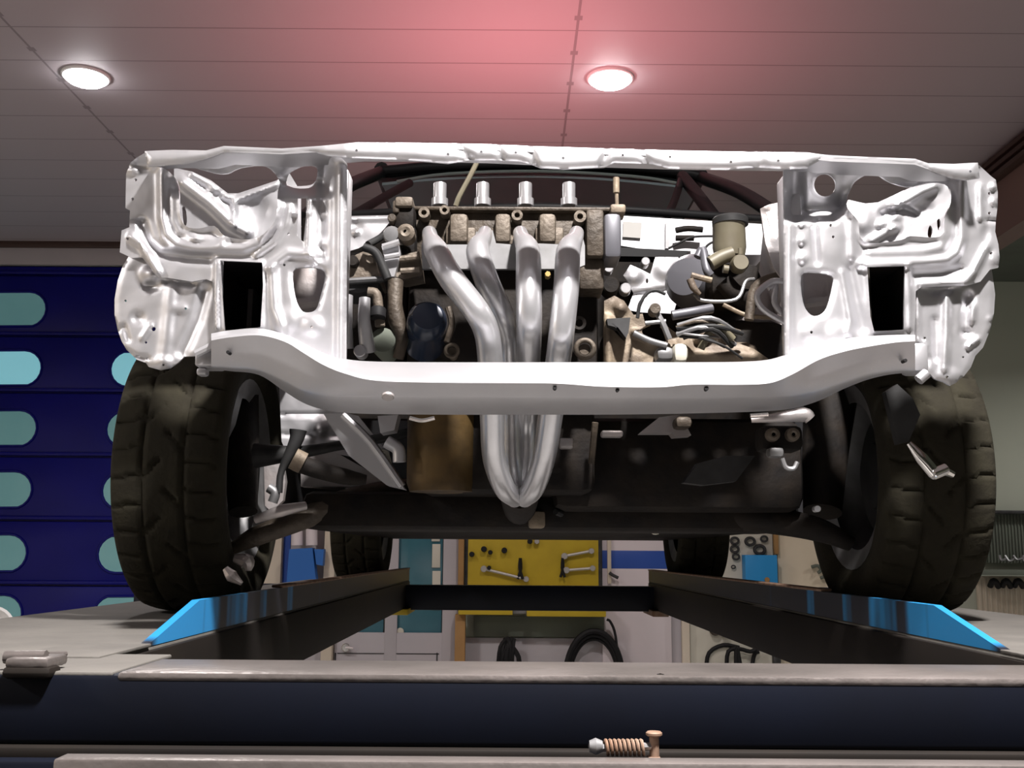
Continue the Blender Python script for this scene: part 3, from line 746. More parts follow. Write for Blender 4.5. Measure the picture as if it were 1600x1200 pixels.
# splash panels under the headlamps
SL = [(204, 396), (192, 415), (184, 438), (179, 468), (179, 492), (184, 516), (190, 533), (198, 547), (214, 562), (228, 567), (232, 573), (250, 578), (266, 575), (279, 566), (288, 557), (318, 556), (345, 548), (349, 395), (262, 380)]
s = stamped(SL, [circle(240, 514, 3.4), circle(228, 535, 2, n=8), circle(196, 470, 2, n=8), circle(290, 482, 2, n=8), circle(255, 570, 2, n=8)], lambda x, y: YLf(x, 430) + .012,
    ribs=[([(268, 445), (263, 500), (256, 560)], 9, .010), ([(250, 428), (312, 433)], 4, .020), ([(262, 440), (300, 443)], 5, -.015), ([(320, 455), (308, 500), (285, 550)], 9, -.016), ([(196, 548), (212, 556), (232, 560)], 3, -.012), ([(186, 515), (194, 510), (200, 530)], 4, -.010), ([(222, 528), (236, 508)], 4, .008)],
    bosses=[(235, 428, 13, 11, .028), (236, 448, 12, 7, -.020), (216, 497, 10, 9, -.012), (282, 482, 12, 8, .010), (256, 566, 14, 8, .010)], lips=[(-1, 4, -.006)], wave=.008)
s.build('splash_panel', 'silver', car, 60)
SR = [(1428, 398), (1430, 520), (1428, 540), (1450, 560), (1448, 578), (1460, 592), (1474, 597), (1484, 603), (1494, 598), (1500, 592), (1506, 588), (1517, 574), (1524, 556), (1536, 543), (1547, 516), (1553, 490), (1555, 460), (1551, 430), (1546, 398)]
s = stamped(SR, [circle(1480, 589, 2.2, n=8), circle(1505, 558, 1.8, n=8), circle(1445, 528, 2, n=8)], lambda x, y: YRf(x, 430) + .012,
    ribs=[([(1480, 462), (1479, 520), (1476, 575)], 6, .018), ([(1440, 443), (1500, 440), (1520, 424)], 5, .022), ([(1460, 455), (1480, 453)], 7, -.015), ([(1460, 500), (1462, 560)], 5, -.010), ([(1433, 445), (1434, 530), (1444, 540)], 4, .012), ([(1512, 462), (1510, 480), (1506, 520)], 6, -.016), ([(1520, 480), (1519, 500)], 5, .014), ([(1513, 541), (1528, 530)], 4, .016)],
    bosses=[(1514, 468, 9, 12, -.014), (1510, 520, 9, 6, -.012), (1480, 586, 16, 10, .010), (1547, 498, 4, 4, .006)], lips=[(-1, 4, -.006)], wave=.008)
s.build('splash_panel', 'silver', car, 60)
# lower crossmember
def spl(tab, xs):
    a = np.array(tab, float)
    pts = smooth_path([Vector((r[0], r[1], r[2])) for r in tab], 6); pts2 = smooth_path([Vector((r[0], r[3], r[4])) for r in tab], 6)
    return [(p.x, p.y, p.z, q.y, q.z) for p, q in zip(pts, pts2)]
LX = [(330, 522, 528, 574, 577), (360, 517, 523, 576, 580), (405, 514, 520, 580, 586), (445, 523, 530, 597, 612), (475, 537, 548, 612, 630), (505, 552, 566, 619, 640), (540, 562, 580, 621, 645), (590, 566, 591, 622, 647), (700, 567, 594, 622, 648), (860, 567, 595, 623, 648), (940, 567, 600, 624, 648), (1030, 567, 601, 624, 647), (1080, 567, 597, 624, 646), (1160, 566, 597, 623, 644), (1205, 562, 594, 623, 642), (1240, 550, 580, 621, 638), (1280, 537, 558, 612, 626), (1320, 530, 545, 598, 607), (1360, 526, 537, 586, 592), (1400, 524, 531, 580, 584), (1430, 524, 529, 580, 584)]
rows = []
for x, a, b, c, d in spl(LX, None):
    w = .008 if 300 < x < 1500 else 0
    rows.append([P(x, a - 1, 1.605), P(x, a, 1.575), P(x, a + (b - a) * .85, 1.50), P(x, b, 1.487), P(x, b + 4, 1.482), P(x, (b + c) / 2, 1.492), P(x, c - 4, 1.502), P(x, c, 1.507), P(x, d, 1.56), P(x, d - 4, 1.60)])
cm = MB().loft(rows)
cross = cm.build('lower_crossmember', 'silver', car, 50)
hm = [(867, 606, 3.2), (965, 609, 3.0), (1104, 607, 3.5), (356, 550, 3.0), (1415, 563, 3.0)]
for x, y, r in hm:
    MB().disc(P(x, y, 1.4815 if y < 590 else 1.4845), wpx(r, 1.48), .012, seg=14).build('drain_plug', 'black', cross)
mb = MB().disc(P(606, 622, 1.478), wpx(10, 1.48), .006, (0, .5, 1), 18); mb.build('tow_boss', 'silver_dull', cross)
# end brackets of the crossmember
mb = MB(); mb.pbox(304, 547, 340, 572, 1.56, .05, .004); mb.pbox(306, 574, 322, 586, 1.57, .02, .004); mb.tube([P(306, 553, 1.555), P(345, 534, 1.555)], .006, 8, 0)
mb.build('end_bracket', 'silver', cross)
mb = MB(); mb.pbox(1424, 535, 1452, 580, 1.57, .05, .006); mb.tube([P(1435, 594, 1.56), P(1448, 583, 1.56)], .008, 10, 0)
mb.build('end_bracket', 'silver', cross)
mb = MB(); mb.tube([P(640, 653, 1.545), P(659, 657, 1.545), P(679, 653, 1.545)], .003, 8, 4); mb.tube([P(1172, 650, 1.545), P(1200, 648, 1.545)], .0035, 8, 0)
mb.build('under_lip', 'chrome', cross)
# radiator support posts (depth behind the sheet)
MB().pbox(514, 262, 540, 562, 1.675, .05, .006).build('support_post', 'silver', car)
MB().pbox(1229, 270, 1256, 560, 1.675, .05, .006).build('support_post', 'silver', car)
# frame rails behind the square openings
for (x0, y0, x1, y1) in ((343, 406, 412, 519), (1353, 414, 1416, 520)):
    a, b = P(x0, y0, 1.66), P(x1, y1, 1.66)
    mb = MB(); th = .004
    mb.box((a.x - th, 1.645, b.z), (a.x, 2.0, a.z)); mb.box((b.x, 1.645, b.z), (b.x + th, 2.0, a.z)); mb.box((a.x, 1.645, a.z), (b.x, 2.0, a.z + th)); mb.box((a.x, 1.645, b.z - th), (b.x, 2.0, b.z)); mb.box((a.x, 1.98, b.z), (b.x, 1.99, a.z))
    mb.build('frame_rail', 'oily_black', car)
for x0, x1 in ((452, 512), (1246, 1306)):
    MB().pbox(x0, 415, x1, 500, 1.74, .01, .003).pprism([(x0, 468), (x1, 462), (x1, 468), (x0, 476)], 1.70, .05).build('rail_closing_plate', 'silver_dull', car)
# inner wings seen through the headlamp openings
s = stamped([(272, 262), (300, 268), (330, 282), (356, 302), (372, 302), (432, 282), (452, 270), (470, 300), (470, 400), (270, 400)], [round_poly([(284, 325), (289, 323), (292, 340), (291, 352), (286, 350)], 2)], lambda x, y: 1.80,
    ribs=[([(286, 285), (330, 318), (365, 352), (385, 362)], 9, .045), ([(300, 272), (340, 295)], 7, .025), ([(366, 318), (366, 352)], 4, .02), ([(350, 306), (368, 312), (432, 288)], 5, .018)], bosses=[(400, 330, 22, 20, -.02), (330, 300, 8, 8, .015)], wave=.010)
s.build('inner_wing', 'silver', car, 60)
s = stamped([(1318, 330), (1326, 312), (1352, 318), (1372, 316), (1420, 294), (1455, 280), (1490, 276), (1492, 395), (1318, 395)], [round_poly([(1450, 360), (1453, 352), (1457, 358), (1456, 370), (1450, 370)], 2), round_poly([(1464, 345), (1468, 342), (1470, 352), (1466, 360)], 2)], lambda x, y: 1.80,
    ribs=[([(1400, 322), (1440, 298), (1460, 290)], 8, .035), ([(1380, 335), (1410, 325), (1430, 335)], 6, -.025), ([(1375, 352), (1400, 340)], 6, .02), ([(1362, 375), (1385, 362), (1400, 355)], 6, .02)], bosses=[(1350, 345, 14, 18, .02), (1395, 355, 10, 7, .015), (1440, 330, 20, 14, -.02)], wave=.010)
s.build('inner_wing', 'silver', car, 60)

# exhaust header -----------------------------------------------------------------------
PR = wpx(20, 1.72)
pipes = [
    [(671, 364, 1.80, .62), (673, 374, 1.755, .68), (682, 393, 1.715, 1), (706, 436, 1.665, 1.02), (743, 484, 1.65, 1.0), (760, 518, 1.665, 1), (766, 564, 1.69, 1), (769, 650, 1.74, 1), (772, 715, 1.78, .95), (788, 762, 1.82, .9), (806, 778, 1.86, .85)],
    [(758, 364, 1.80, .62), (755, 374, 1.765, .68), (747, 393, 1.735, 1), (761, 440, 1.705, 1), (784, 490, 1.72, .95), (793, 525, 1.76, .9), (795, 564, 1.79, .9), (798, 650, 1.84, .9), (800, 720, 1.86, .9), (808, 772, 1.89, .8)],
    [(813, 364, 1.80, .62), (816, 374, 1.755, .68), (825, 393, 1.715, 1), (826, 445, 1.665, 1.02), (827, 505, 1.665, 1), (826, 564, 1.73, .95), (823, 650, 1.84, .9), (822, 720, 1.87, .85), (815, 772, 1.89, .8)],
    [(901, 364, 1.80, .62), (898, 374, 1.755, .68), (888, 393, 1.715, 1), (885, 445, 1.665, 1.02), (878, 515, 1.655, 1), (872, 564, 1.69, 1), (860, 650, 1.74, 1), (850, 715, 1.78, .95), (834, 762, 1.82, .9), (818, 778, 1.86, .85)]]
fl_ = stamped([(658, 384), (664, 362), (680, 360), (690, 382), (738, 382), (744, 362), (770, 360), (775, 380), (800, 382), (804, 362), (822, 360), (832, 380), (882, 382), (890, 362), (908, 360), (914, 384), (914, 414), (898, 420), (660, 420)], [], 1.80, wave=.002, thick=.010)
header = fl_.build('exhaust_flange', 'grey_metal', car, 50)
for pth in pipes:
    pts = [P(x, y, Y) for x, y, Y, _ in pth]
    MB().tube(pts, [PR * k for *_, k in pth], 20, 6).build('header_pipe', 'aluminium', header)
for x, y in [(672, 367), (757, 366), (814, 366), (901, 367), (856, 428)]:
    MB().disc(P(x, y, 1.775), wpx(5, 1.78), .02, seg=6).build('flange_nut', 'brass', header)
MB().tube([P(812, 764, 1.87), P(812, 782, 1.96), P(812, 796, 2.15), P(815, 808, 2.6)], [.036, .034, .032, .032], 18, 5).build('collector', 'oily_black', header)

# engine ------------------------------------------------------------------------------
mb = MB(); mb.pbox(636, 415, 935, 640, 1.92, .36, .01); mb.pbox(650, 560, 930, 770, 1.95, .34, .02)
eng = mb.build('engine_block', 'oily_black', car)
def sub(mb, name, m, parent=eng, ang=38, **k): return mb.build(name, m, parent, ang, **k)
mb = MB(); mb.pbox(640, 321, 960, 330, 1.86, .34, .004); mb.pbox(644, 330, 952, 405, 1.875, .30, .006)
head = sub(mb, 'cylinder_head', 'cast_brown')
for x0, x1 in ((702, 731), (773, 798), (842, 869)): sub(MB().pbox(x0, 332, x1, 378, 1.845, .06, .008).pbox(x0 - 6, 354, x1 + 12, 382, 1.862, .03, .005), 'head_lug', 'cast_tan', eng)
for x in (687, 754, 821, 889):
    a = P(x, 322, 1.93)
    sub(MB().lathe([(0, .045), (.012, .045), (.0125, .043), (.0125, 0)], a, (0, 0, 1), 18).lathe([(.016, .014), (.016, 0)], a, (0, 0, 1), 18), 'spark_plug_tube', 'aluminium')
for x, y, r in ((663, 334, 9), (695, 330, 8), (808, 338, 9), (906, 340, 10), (632, 362, 8)):
    c = P(x, y, 1.85); R_ = wpx(r, 1.85)
    sub(MB().lathe([(R_ * .45, 0), (R_ * .5, -.008), (R_, -.008), (R_, .02)], c, (0, 1, 0), 20).disc(c + Vector((0, .004, 0)), R_ * .45, .01), 'cap_boss', 'cast_tan')
sub(MB().pbox(916, 326, 944, 400, 1.84, .10, .006).pbox(905, 402, 944, 452, 1.86, .08, .006), 'thermostat_housing', 'cast_brown')
sub(MB().pbox(944, 332, 971, 402, 1.83, .08, .008), 'coil_box', 'servo_grey')
sub(MB().pbox(954, 318, 978, 332, 1.84, .05, .004).tube([P(964, 320, 1.85), P(963, 283, 1.85)], .0035, 8, 0).disc(P(963, 302, 1.85), .006, .03, (0, 0, 1), 12), 'sensor_stalk', 'gearbox_tan')
sub(MB().tube([P(745, 254, 1.95), P(733, 278, 1.93), P(718, 306, 1.92), P(712, 322, 1.92)], .005, 8, 4), 'dipstick', 'fluid_tan')
# left end: distributor, pulleys, bracketry
sub(MB().pbox(617, 306, 645, 322, 1.83, .05, .005), 'sensor_cap', 'cast_tan')
sub(MB().pbox(614, 318, 648, 356, 1.84, .12, .01).pbox(610, 350, 650, 400, 1.85, .1, .01), 'distributor', 'oily_black')
sub(MB().pbox(613, 312, 624, 332, 1.835, .05, .004).disc(P(612, 340, 1.83), wpx(7, 1.83), .03), 'vacuum_pod', 'cast_brown')
c = P(634, 363, 1.80)
sub(MB().lathe([(.004, -.004), (.009, -.006), (.016, 0), (.016, .03)], c, (0, 1, 0), 18), 'idler_boss', 'cast_tan')
sub(MB().lathe([(0, -.004), (.013, -.002), (.016, .01), (.012, .06)], P(611, 366, 1.80), (0, 1, .2), 16), 'idler_cap', 'grey_metal')
sub(MB().pprism([(596, 384), (622, 376), (626, 396), (616, 432), (608, 432), (600, 402)], 1.80, .05).tube([P(598, 386, 1.79), P(624, 378, 1.79)], .006, 8, 0).tube([P(601, 402, 1.79), P(624, 398, 1.79)], .005, 8, 0), 'alternator_bracket', 'aluminium')
sub(MB().pprism([(622, 400), (655, 392), (660, 430), (630, 436), (618, 432)], 1.82, .06).tube([P(622, 405, 1.81), P(655, 402, 1.81)], .006, 8, 0).tube([P(626, 424, 1.81), P(656, 422, 1.81)], .006, 8, 0), 'tensioner', 'cast_tan')
sub(MB().pprism([(536, 430), (540, 412), (556, 398), (572, 391), (585, 400), (594, 436), (590, 438), (536, 438)], 1.80, .10).disc(P(551, 407, 1.79), wpx(7, 1.8), .02).disc(P(578, 405, 1.79), wpx(7, 1.8), .02), 'alternator', 'cast_tan')
sub(MB().disc(P(551, 407, 1.785), wpx(9, 1.8), .02, seg=18), 'alternator_port', 'oily_black')
sub(MB().tube([P(568, 386, 1.785), P(586, 394, 1.785), P(598, 416, 1.785), P(606, 436, 1.785)], wpx(7, 1.8), 10, 5).tube([P(575, 382, 1.82), P(596, 370, 1.85), P(612, 352, 1.88)], wpx(6, 1.8), 10, 4), 'drive_belt', 'rubber')
sub(MB().pprism([(534, 442), (592, 438), (590, 452), (560, 458), (534, 456)], 1.81, .09).tube([P(534, 440, 1.79), P(600, 436, 1.8)], .006, 8, 0), 'alternator_base', 'dark_metal')
sub(MB().tube([P(540, 462, 1.77), P(539, 500, 1.77), P(541, 545, 1.78)], wpx(12, 1.77), 14, 4), 'support_strut', 'silver')
sub(MB().tube([P(570, 466, 1.76), P(569, 500, 1.76), P(575, 550, 1.78)], [wpx(9, 1.77), wpx(10, 1.77), wpx(13, 1.77)], 14, 4).disc(P(562, 548, 1.76), wpx(10, 1.76), .03), 'support_strut', 'silver')
sub(MB().tube([P(575, 456, 1.79), P(588, 460, 1.79), P(592, 490, 1.79), P(594, 510, 1.79)], wpx(8, 1.79), 10, 4), 'coolant_pipe', 'cast_tan')
sub(MB().disc(P(590, 498, 1.78), wpx(13, 1.78), .02, (0, .2, 1), 18), 'hose_clip', 'black')
sub(MB().lathe([(0, 0), (wpx(20, 1.8), .004), (wpx(22, 1.8), .03), (wpx(16, 1.8), .09)], P(598, 530, 1.79), (0, 1, -.1), 24), 'pump_body', 'green_grey')
sub(MB().tube([P(618, 440, 1.81), P(617, 475, 1.80), P(620, 500, 1.80), P(628, 530, 1.80), P(622, 560, 1.81)], [wpx(13, 1.8), wpx(12, 1.8), wpx(14, 1.8), wpx(10, 1.8), wpx(9, 1.8)], 14, 5), 'water_pipe', 'cast_brown')
cf = P(668, 495, 1.76)
sub(MB().lathe([(0, -.006), (wpx(24, 1.76), -.004), (wpx(31, 1.76), .008), (wpx(33, 1.76), .03), (wpx(33, 1.76), .11)], cf, (-.12, 1, -.25), 40), 'oil_filter', 'blue_filter')
sub(MB().tube([P(700, 480, 1.80), P(706, 505, 1.80), P(698, 535, 1.80)], .006, 8, 4), 'oil_line', 'cast_brown')
for x, y in ((706, 548), (914, 545)):
    c = P(x, y, 1.80); R_ = wpx(14 if x > 800 else 10, 1.8)
    sub(MB().tube([c + Vector((R_ * math.cos(a), 0, R_ * math.sin(a))) for a in [2 * math.pi * k / 16 for k in range(16)]], R_ * .3, 10, 2, closed=True).disc(c + Vector((0, .006, 0)), R_ * .7, .05), 'mount_eye', 'cast_tan')
sub(MB().lathe([(wpx(6, 1.85), 0), (wpx(11, 1.85), -.004), (wpx(11, 1.85), .03)], P(905, 505, 1.85), (0, 1, 0), 20), 'core_plug', 'oily_black')
# sump can below
sub(MB().lathe([(0, 0), (wpx(52, 1.9), .004), (wpx(57, 1.9), .02), (wpx(58, 1.9), .20)], P(690, 772, 1.98), (0, 0, 1), 40), 'sump', 'sump_gold')
mb = MB(); mb.pbox(862, 650, 1260, 800, 2.05, .30, .03)
sub(mb, 'transmission_case', 'oily_black', eng)
# engine bay, gearbox side -----------------------------------------------------------
mb = stamped([(944, 566), (944, 470), (960, 462), (975, 470), (990, 492), (1004, 490), (1008, 505), (1040, 508), (1056, 520), (1100, 512), (1130, 515), (1150, 535), (1178, 545), (1200, 560), (1200, 580), (944, 580)], [round_poly([(1004, 512), (1030, 504), (1040, 520), (1044, 538), (1030, 534), (1008, 526)], 2)], 1.88,
    ribs=[([(950, 500), (952, 566)], 7, .03), ([(992, 520), (1020, 530), (1050, 540)], 5, .04), ([(1060, 550), (1180, 555)], 8, .02), ([(1090, 530), (1120, 508), (1140, 520)], 6, .03)], bosses=[(970, 480, 10, 10, .03), (1068, 546, 12, 16, .04), (1110, 520, 18, 14, .02)], wave=.016, thick=.02)
gb = mb.build('gearbox', 'gearbox_tan', car, 60)
def gsub(mb, name, m): return mb.build(name, m, gb)
gsub(MB().pbox(950, 490, 1000, 566, 1.90, .2, .02).pbox(1000, 530, 1190, 572, 1.92, .25, .03), 'bell_housing', 'gearbox_tan')
gsub(MB().pprism([(948, 498), (985, 496), (982, 520), (978, 528), (966, 512), (950, 508)], 1.845, .03), 'mount_bracket', 'dark_metal')
gsub(MB().tube([P(990, 520, 1.84), P(1015, 532, 1.84), P(1042, 540, 1.84)], wpx(5, 1.84), 10, 4), 'shift_rod', 'grey_metal')
gsub(MB().pbox(1053, 535, 1076, 565, 1.83, .06, .01), 'starter_cap', 'peg_white')
gsub(MB().pbox(1026, 540, 1054, 562, 1.84, .06, .01), 'solenoid', 'grey_metal')
gsub(MB().tube([P(996, 497, 1.83), P(1000, 475, 1.83), P(1012, 458, 1.83), P(1026, 454, 1.83), P(1040, 460, 1.83)], wpx(3, 1.83), 8, 5), 'battery_cable', 'rubber')
gsub(MB().tube([P(1008, 505, 1.85), P(1040, 502, 1.85)], wpx(3.5, 1.85), 8, 0).tube([P(1020, 480, 1.86), P(1034, 502, 1.85), P(1046, 530, 1.85)], wpx(5, 1.85), 8, 3), 'clutch_lever', 'grey_metal')
gsub(MB().disc(P(1024, 482, 1.84), wpx(9, 1.84), .03), 'breather', 'cast_brown')
gsub(MB().tube([P(1050, 493, 1.86), P(1080, 488, 1.86), P(1112, 482, 1.87)], wpx(8, 1.86), 12, 4), 'air_hose', 'servo_grey')
random.seed(3)
for k in range(7):
    x0, y0 = random.uniform(1050, 1080), random.uniform(508, 530); x1, y1 = random.uniform(1110, 1160), random.uniform(500, 545)
    gsub(MB().tube([P(x0, y0, 1.84), P((x0 + x1) / 2 + random.uniform(-10, 10), min(y0, y1) - random.uniform(-6, 14), 1.82), P(x1, y1, 1.85)], wpx(random.uniform(2, 5), 1.84), 8, 4), 'wiring_hose', random.choice(['cast_tan', 'rubber', 'cast_brown', 'grey_metal']))
gsub(MB().tube([P(1100, 530, 1.82), P(1130, 540, 1.82), P(1160, 560, 1.83)], wpx(2, 1.83), 8, 4), 'wiring_hose', 'rubber')
gsub(MB().tube([P(1095, 545, 1.84), P(1108, 520, 1.83), P(1125, 510, 1.83), P(1145, 530, 1.84)], wpx(6, 1.84), 10, 4), 'coolant_hose', 'fluid_tan')
# firewall group
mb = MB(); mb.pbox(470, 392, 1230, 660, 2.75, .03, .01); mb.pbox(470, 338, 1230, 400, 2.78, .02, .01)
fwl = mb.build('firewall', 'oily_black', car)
def fsub(mb, name, m, ang=38): return mb.build(name, m, fwl, ang)
mb = MB(); mb.pprism([(969, 337), (1190, 350), (1196, 398), (1060, 398), (966, 383)], 2.50, .10)
fsub(mb, 'bulkhead_box', 'silver')
fsub(MB().pprism([(974, 346), (1003, 348), (1001, 372), (973, 370)], 2.492, .008), 'box_label', 'label_grey')
fsub(MB().pprism([(1040, 348), (1046, 348), (1046, 388), (1040, 388)], 2.485, .012), 'box_rib', 'grey_metal')
fsub(MB().tube([P(1056, 360, 2.46), P(1075, 357, 2.46), P(1098, 359, 2.46)], wpx(5, 2.46), 10, 3).tube([P(1056, 372, 2.46), P(1084, 372, 2.46)], wpx(5, 2.46), 10, 0), 'brake_union', 'oily_black')
fsub(MB().tube([P(1045, 388, 2.4), P(1065, 378, 2.4), P(1085, 370, 2.4), P(1130, 369, 2.4)], wpx(2, 2.4), 8, 4).tube([P(1097, 395, 2.3), P(1110, 380, 2.3), P(1145, 369, 2.3)], wpx(2, 2.3), 8, 4), 'brake_line', 'rubber')
fsub(MB().pprism([(960, 386), (1075, 392), (1070, 402), (960, 400)], 2.45, .05), 'cowl_seal', 'seal_black')
s = stamped([(974, 430), (985, 414), (1000, 420), (1016, 428), (1024, 402), (1060, 402), (1062, 440), (1058, 470), (1052, 490), (1000, 488), (980, 484), (990, 458)], [circle(1011, 439, 2, 4, 8)], 2.30, bosses=[(1040, 420, 16, 14, .02), (990, 432, 12, 10, .02)], ribs=[([(990, 462), (1055, 452)], 4, -.02)], wave=.012)
s.build('bulkhead_plate', 'silver', fwl, 60)
for x, y, r in ((951, 418, 8), (946, 406, 6), (978, 450, 9), (1009, 408, 7)): fsub(MB().disc(P(x, y, 2.1), wpx(r, 2.1), .03), 'pipe_fitting', 'aluminium')
fsub(MB().disc(P(955, 445, 2.05), wpx(14, 2.05), .05), 'valve_cap', 'oily_black')
# brake servo, master cylinder
c = P(1082, 440, 2.15)
sv = MB().lathe([(0, -.05), (wpx(30, 2.15), -.045), (wpx(44, 2.15), -.01), (wpx(46, 2.15), .04), (wpx(30, 2.15), .10)], c, (.55, 1, 0), 36).build('brake_servo', 'servo_grey', car)
def ssub(mb, name, m): return mb.build(name, m, sv)
a = P(1140, 402, 2.05)
ssub(MB().lathe([(0, 0), (wpx(24, 2.05), 0), (wpx(27, 2.05), .02), (wpx(26, 2.05), wpx(58, 2.05)), (wpx(27, 2.05), wpx(60, 2.05)), (0, wpx(60, 2.05))], a, (0, 0, 1), 28), 'fluid_reservoir', 'fluid_tan')
ssub(MB().lathe([(0, .016), (wpx(26, 2.05), .016), (wpx(29, 2.05), .012), (wpx(29, 2.05), 0), (0, 0)], P(1141, 352, 2.05), (0, 0, 1), 28), 'reservoir_cap', 'rubber')
ssub(MB().lathe([(0, 0), (wpx(12, 2.0), 0), (wpx(14, 2.0), .008), (wpx(14, 2.0), .03)], P(1158, 409, 1.97), (0, 1, 0), 24).tube([P(1157, 388, 1.98), P(1157, 398, 1.98)], wpx(4, 2), 8, 0), 'sensor_plug', 'fluid_tan')
ssub(MB().tube([P(1110, 412, 2.0), P(1128, 402, 2.0), P(1145, 396, 2.0)], wpx(12, 2), 12, 4).tube([P(1130, 420, 1.99), P(1138, 421, 1.99)], wpx(7, 2), 10, 0), 'reservoir_neck', 'fluid_tan')
ssub(MB().pbox(1108, 404, 1195, 475, 2.06, .2, .03).tube([P(1130, 440, 2.02), P(1150, 460, 2.02), P(1180, 470, 2.03)], wpx(16, 2), 12, 4), 'master_cylinder', 'oily_black')
ssub(MB().tube([P(1090, 402, 2.02), P(1098, 390, 2.02), P(1104, 420, 2.0), P(1110, 430, 2.0)], wpx(7, 2), 10, 4), 'servo_hose', 'servo_grey')
ssub(MB().tube([P(1080, 430, 1.98), P(1095, 434, 1.98), P(1112, 438, 1.98)], wpx(5, 2), 8, 3).tube([P(1078, 436, 1.97), P(1084, 450, 1.97), P(1094, 460, 1.97)], [wpx(6, 2), wpx(6, 2), wpx(3, 2)], 10, 3), 'linkage', 'gearbox_tan')
ssub(MB().tube([P(1085, 460, 1.98), P(1100, 470, 1.98), P(1150, 468, 1.98), P(1165, 440, 1.99), P(1178, 436, 2.0)], wpx(3, 2), 8, 5), 'fuel_line', 'grey_metal')
ssub(MB().tube([P(1130, 476, 1.97), P(1165, 492, 1.97), P(1200, 496, 1.97), P(1226, 498, 1.98)], wpx(3.5, 2), 8, 5), 'wiring_tube', 'gearbox_tan')
# strut hoop behind the right post
MB().tube([P(1228, 440, 1.70), P(1206, 440, 1.70), P(1186, 455, 1.70), P(1184, 470, 1.70), P(1196, 486, 1.70), P(1230, 506, 1.70)], wpx(5, 1.7), 10, 5).tube([P(1200, 450, 1.72), P(1212, 446, 1.72), P(1210, 472, 1.72), P(1222, 490, 1.72)], wpx(5, 1.72), 10, 4).build('tow_hoop', 'silver', car)
MB().tube([P(1170, 500, 1.86), P(1180, 450, 1.86), P(1215, 432, 1.85), P(1235, 432, 1.85)], wpx(8, 1.85), 10, 5).build('battery_strap', 'cast_brown', car)
MB().pbox(1130, 495, 1235, 590, 2.05, .3, .03).build('battery_tray', 'oily_black', car)
MB().pbox(535, 420, 640, 585, 1.98, .3, .03).build('side_mount', 'oily_black', car)
# inner aprons
s = stamped([(1188, 326), (1200, 320), (1228, 314), (1240, 330), (1240, 440), (1226, 442), (1210, 420), (1196, 380)], [], lambda x, y: 1.80, wave=.01, bosses=[(1196, 325, 6, 4, .01), (1212, 370, 8, 12, .008)])
s.prism([P(1196, 330, 1.80), P(1238, 330, 1.80), P(1238, 434, 1.80), P(1228, 438, 1.80)], (.16, .75, .05))
s.build('inner_apron', 'silver_dull', car, 60)
s = stamped([(520, 338), (612, 336), (614, 348), (590, 372), (560, 388), (540, 394), (520, 396)], [], lambda x, y: 2.2, wave=.01, bosses=[(556, 363, 5, 4, .02), (556, 352, 8, 5, -.01)], ribs=[([(520, 342), (610, 341)], 3, .01)])
s.build('inner_apron', 'silver', car, 60)
# side walls of the engine bay, underbody, cabin shell --------------------------------
XW0, XW1 = XC - .66, XC + .66
zc = P(800, 337, 2.78).z
for xs in (XW0 + .10, XW1 - .10):
    MB().prism([Vector((xs - .012, y, z)) for y, z in [(1.85, CZ + .36), (1.85, CZ + .52), (2.8, zc - .16), (2.8, CZ + .46)]], (.024, 0, 0)).lathe([(.0, 0), (.08, 0), (.10, -.03), (.11, -.16)], (xs + (.06 if xs < 0 else -.06), 2.35, CZ + .60), (0, 0, 1), 28).build('strut_tower', 'silver_dull', car)
MB().box((XW0 - .02, 2.8, ZP + .19), (XW1 + .02, 5.1, ZP + .24), .01).build('floor_pan', 'oily_black', car)
MB().box((XC - .5, 2.12, ZP + .17), (XC + .5, 2.42, ZP + .245), .02).box((XC - .40, 2.3, ZP + .2), (XC + .4, 2.8, ZP + .26), .02).build('subframe', 'oily_black', car)
for xs in (XW0 - .03, XW1 + .03):
    zr = ZP + .24
    q = MB().prism([Vector((xs - .02, y, z)) for y, z in [(2.75, zr - .04), (2.75, zc - .02), (4.9, zc - .06), (5.15, zr + .3), (5.05, zr + .2), (4.98, zr + .13), (4.62, zr + .2), (4.27, zr + .1), (4.24, zr - .04)]], (.04, 0, 0))
    q.build('body_side', 'body_paint', car)
MB().box((XW0 - .02, 5.08, ZP + .3), (XW1 + .02, 5.14, zc - .05), .02).build('tail_panel', 'body_paint', car)
# roof, pillars
rc0, rc1, rcm = P(596, 264, 3.35), P(1094, 272, 3.35), P(845, 252, 3.35)
rows = []
for yy, dz in ((3.35, 0), (3.42, .012), (3.8, .02), (4.3, -.01), (4.62, -.06)):
    row = []
    for k in range(13):
        u = k / 12; x = rc0.x + (rc1.x - rc0.x) * u
        zz = rc0.z + (rc1.z - rc0.z) * u + (rcm.z - (rc0.z + rc1.z) / 2) * (1 - (2 * u - 1) ** 2) + dz
        row.append(Vector((x, yy, zz)))
    rows.append(row + [p - Vector((0, 0, .035)) for p in row[::-1]])
MB().loft(rows).build('roof_panel', 'body_paint', car)
rows = [[p - Vector((0, -.02, .04)) for p in r[:13]] + [p - Vector((0, -.02, .05)) for p in r[:13][::-1]] for r in rows]
MB().loft(rows).build('headliner', 'headliner', car)
edge = [rc0, *[P(x, y, 3.34) for x, y in ((620, 260), (680, 255), (760, 253), (845, 252), (930, 254), (1010, 258), (1070, 265))], rc1]
MB().tube([Vector((p.x, 3.34, p.z - .012)) for p in edge], .018, 10, 4).build('windscreen_header', 'seal_black', car)
c0, c1 = P(472, 342, 2.80), P(1228, 346, 2.80)
MB().tube([rc0 - Vector((0, 0, .012)), rc0.lerp(c0, .5) + Vector((-.005, 0, .01)), c0], .022, 10, 5).build('windscreen_pillar', 'seal_black', car)
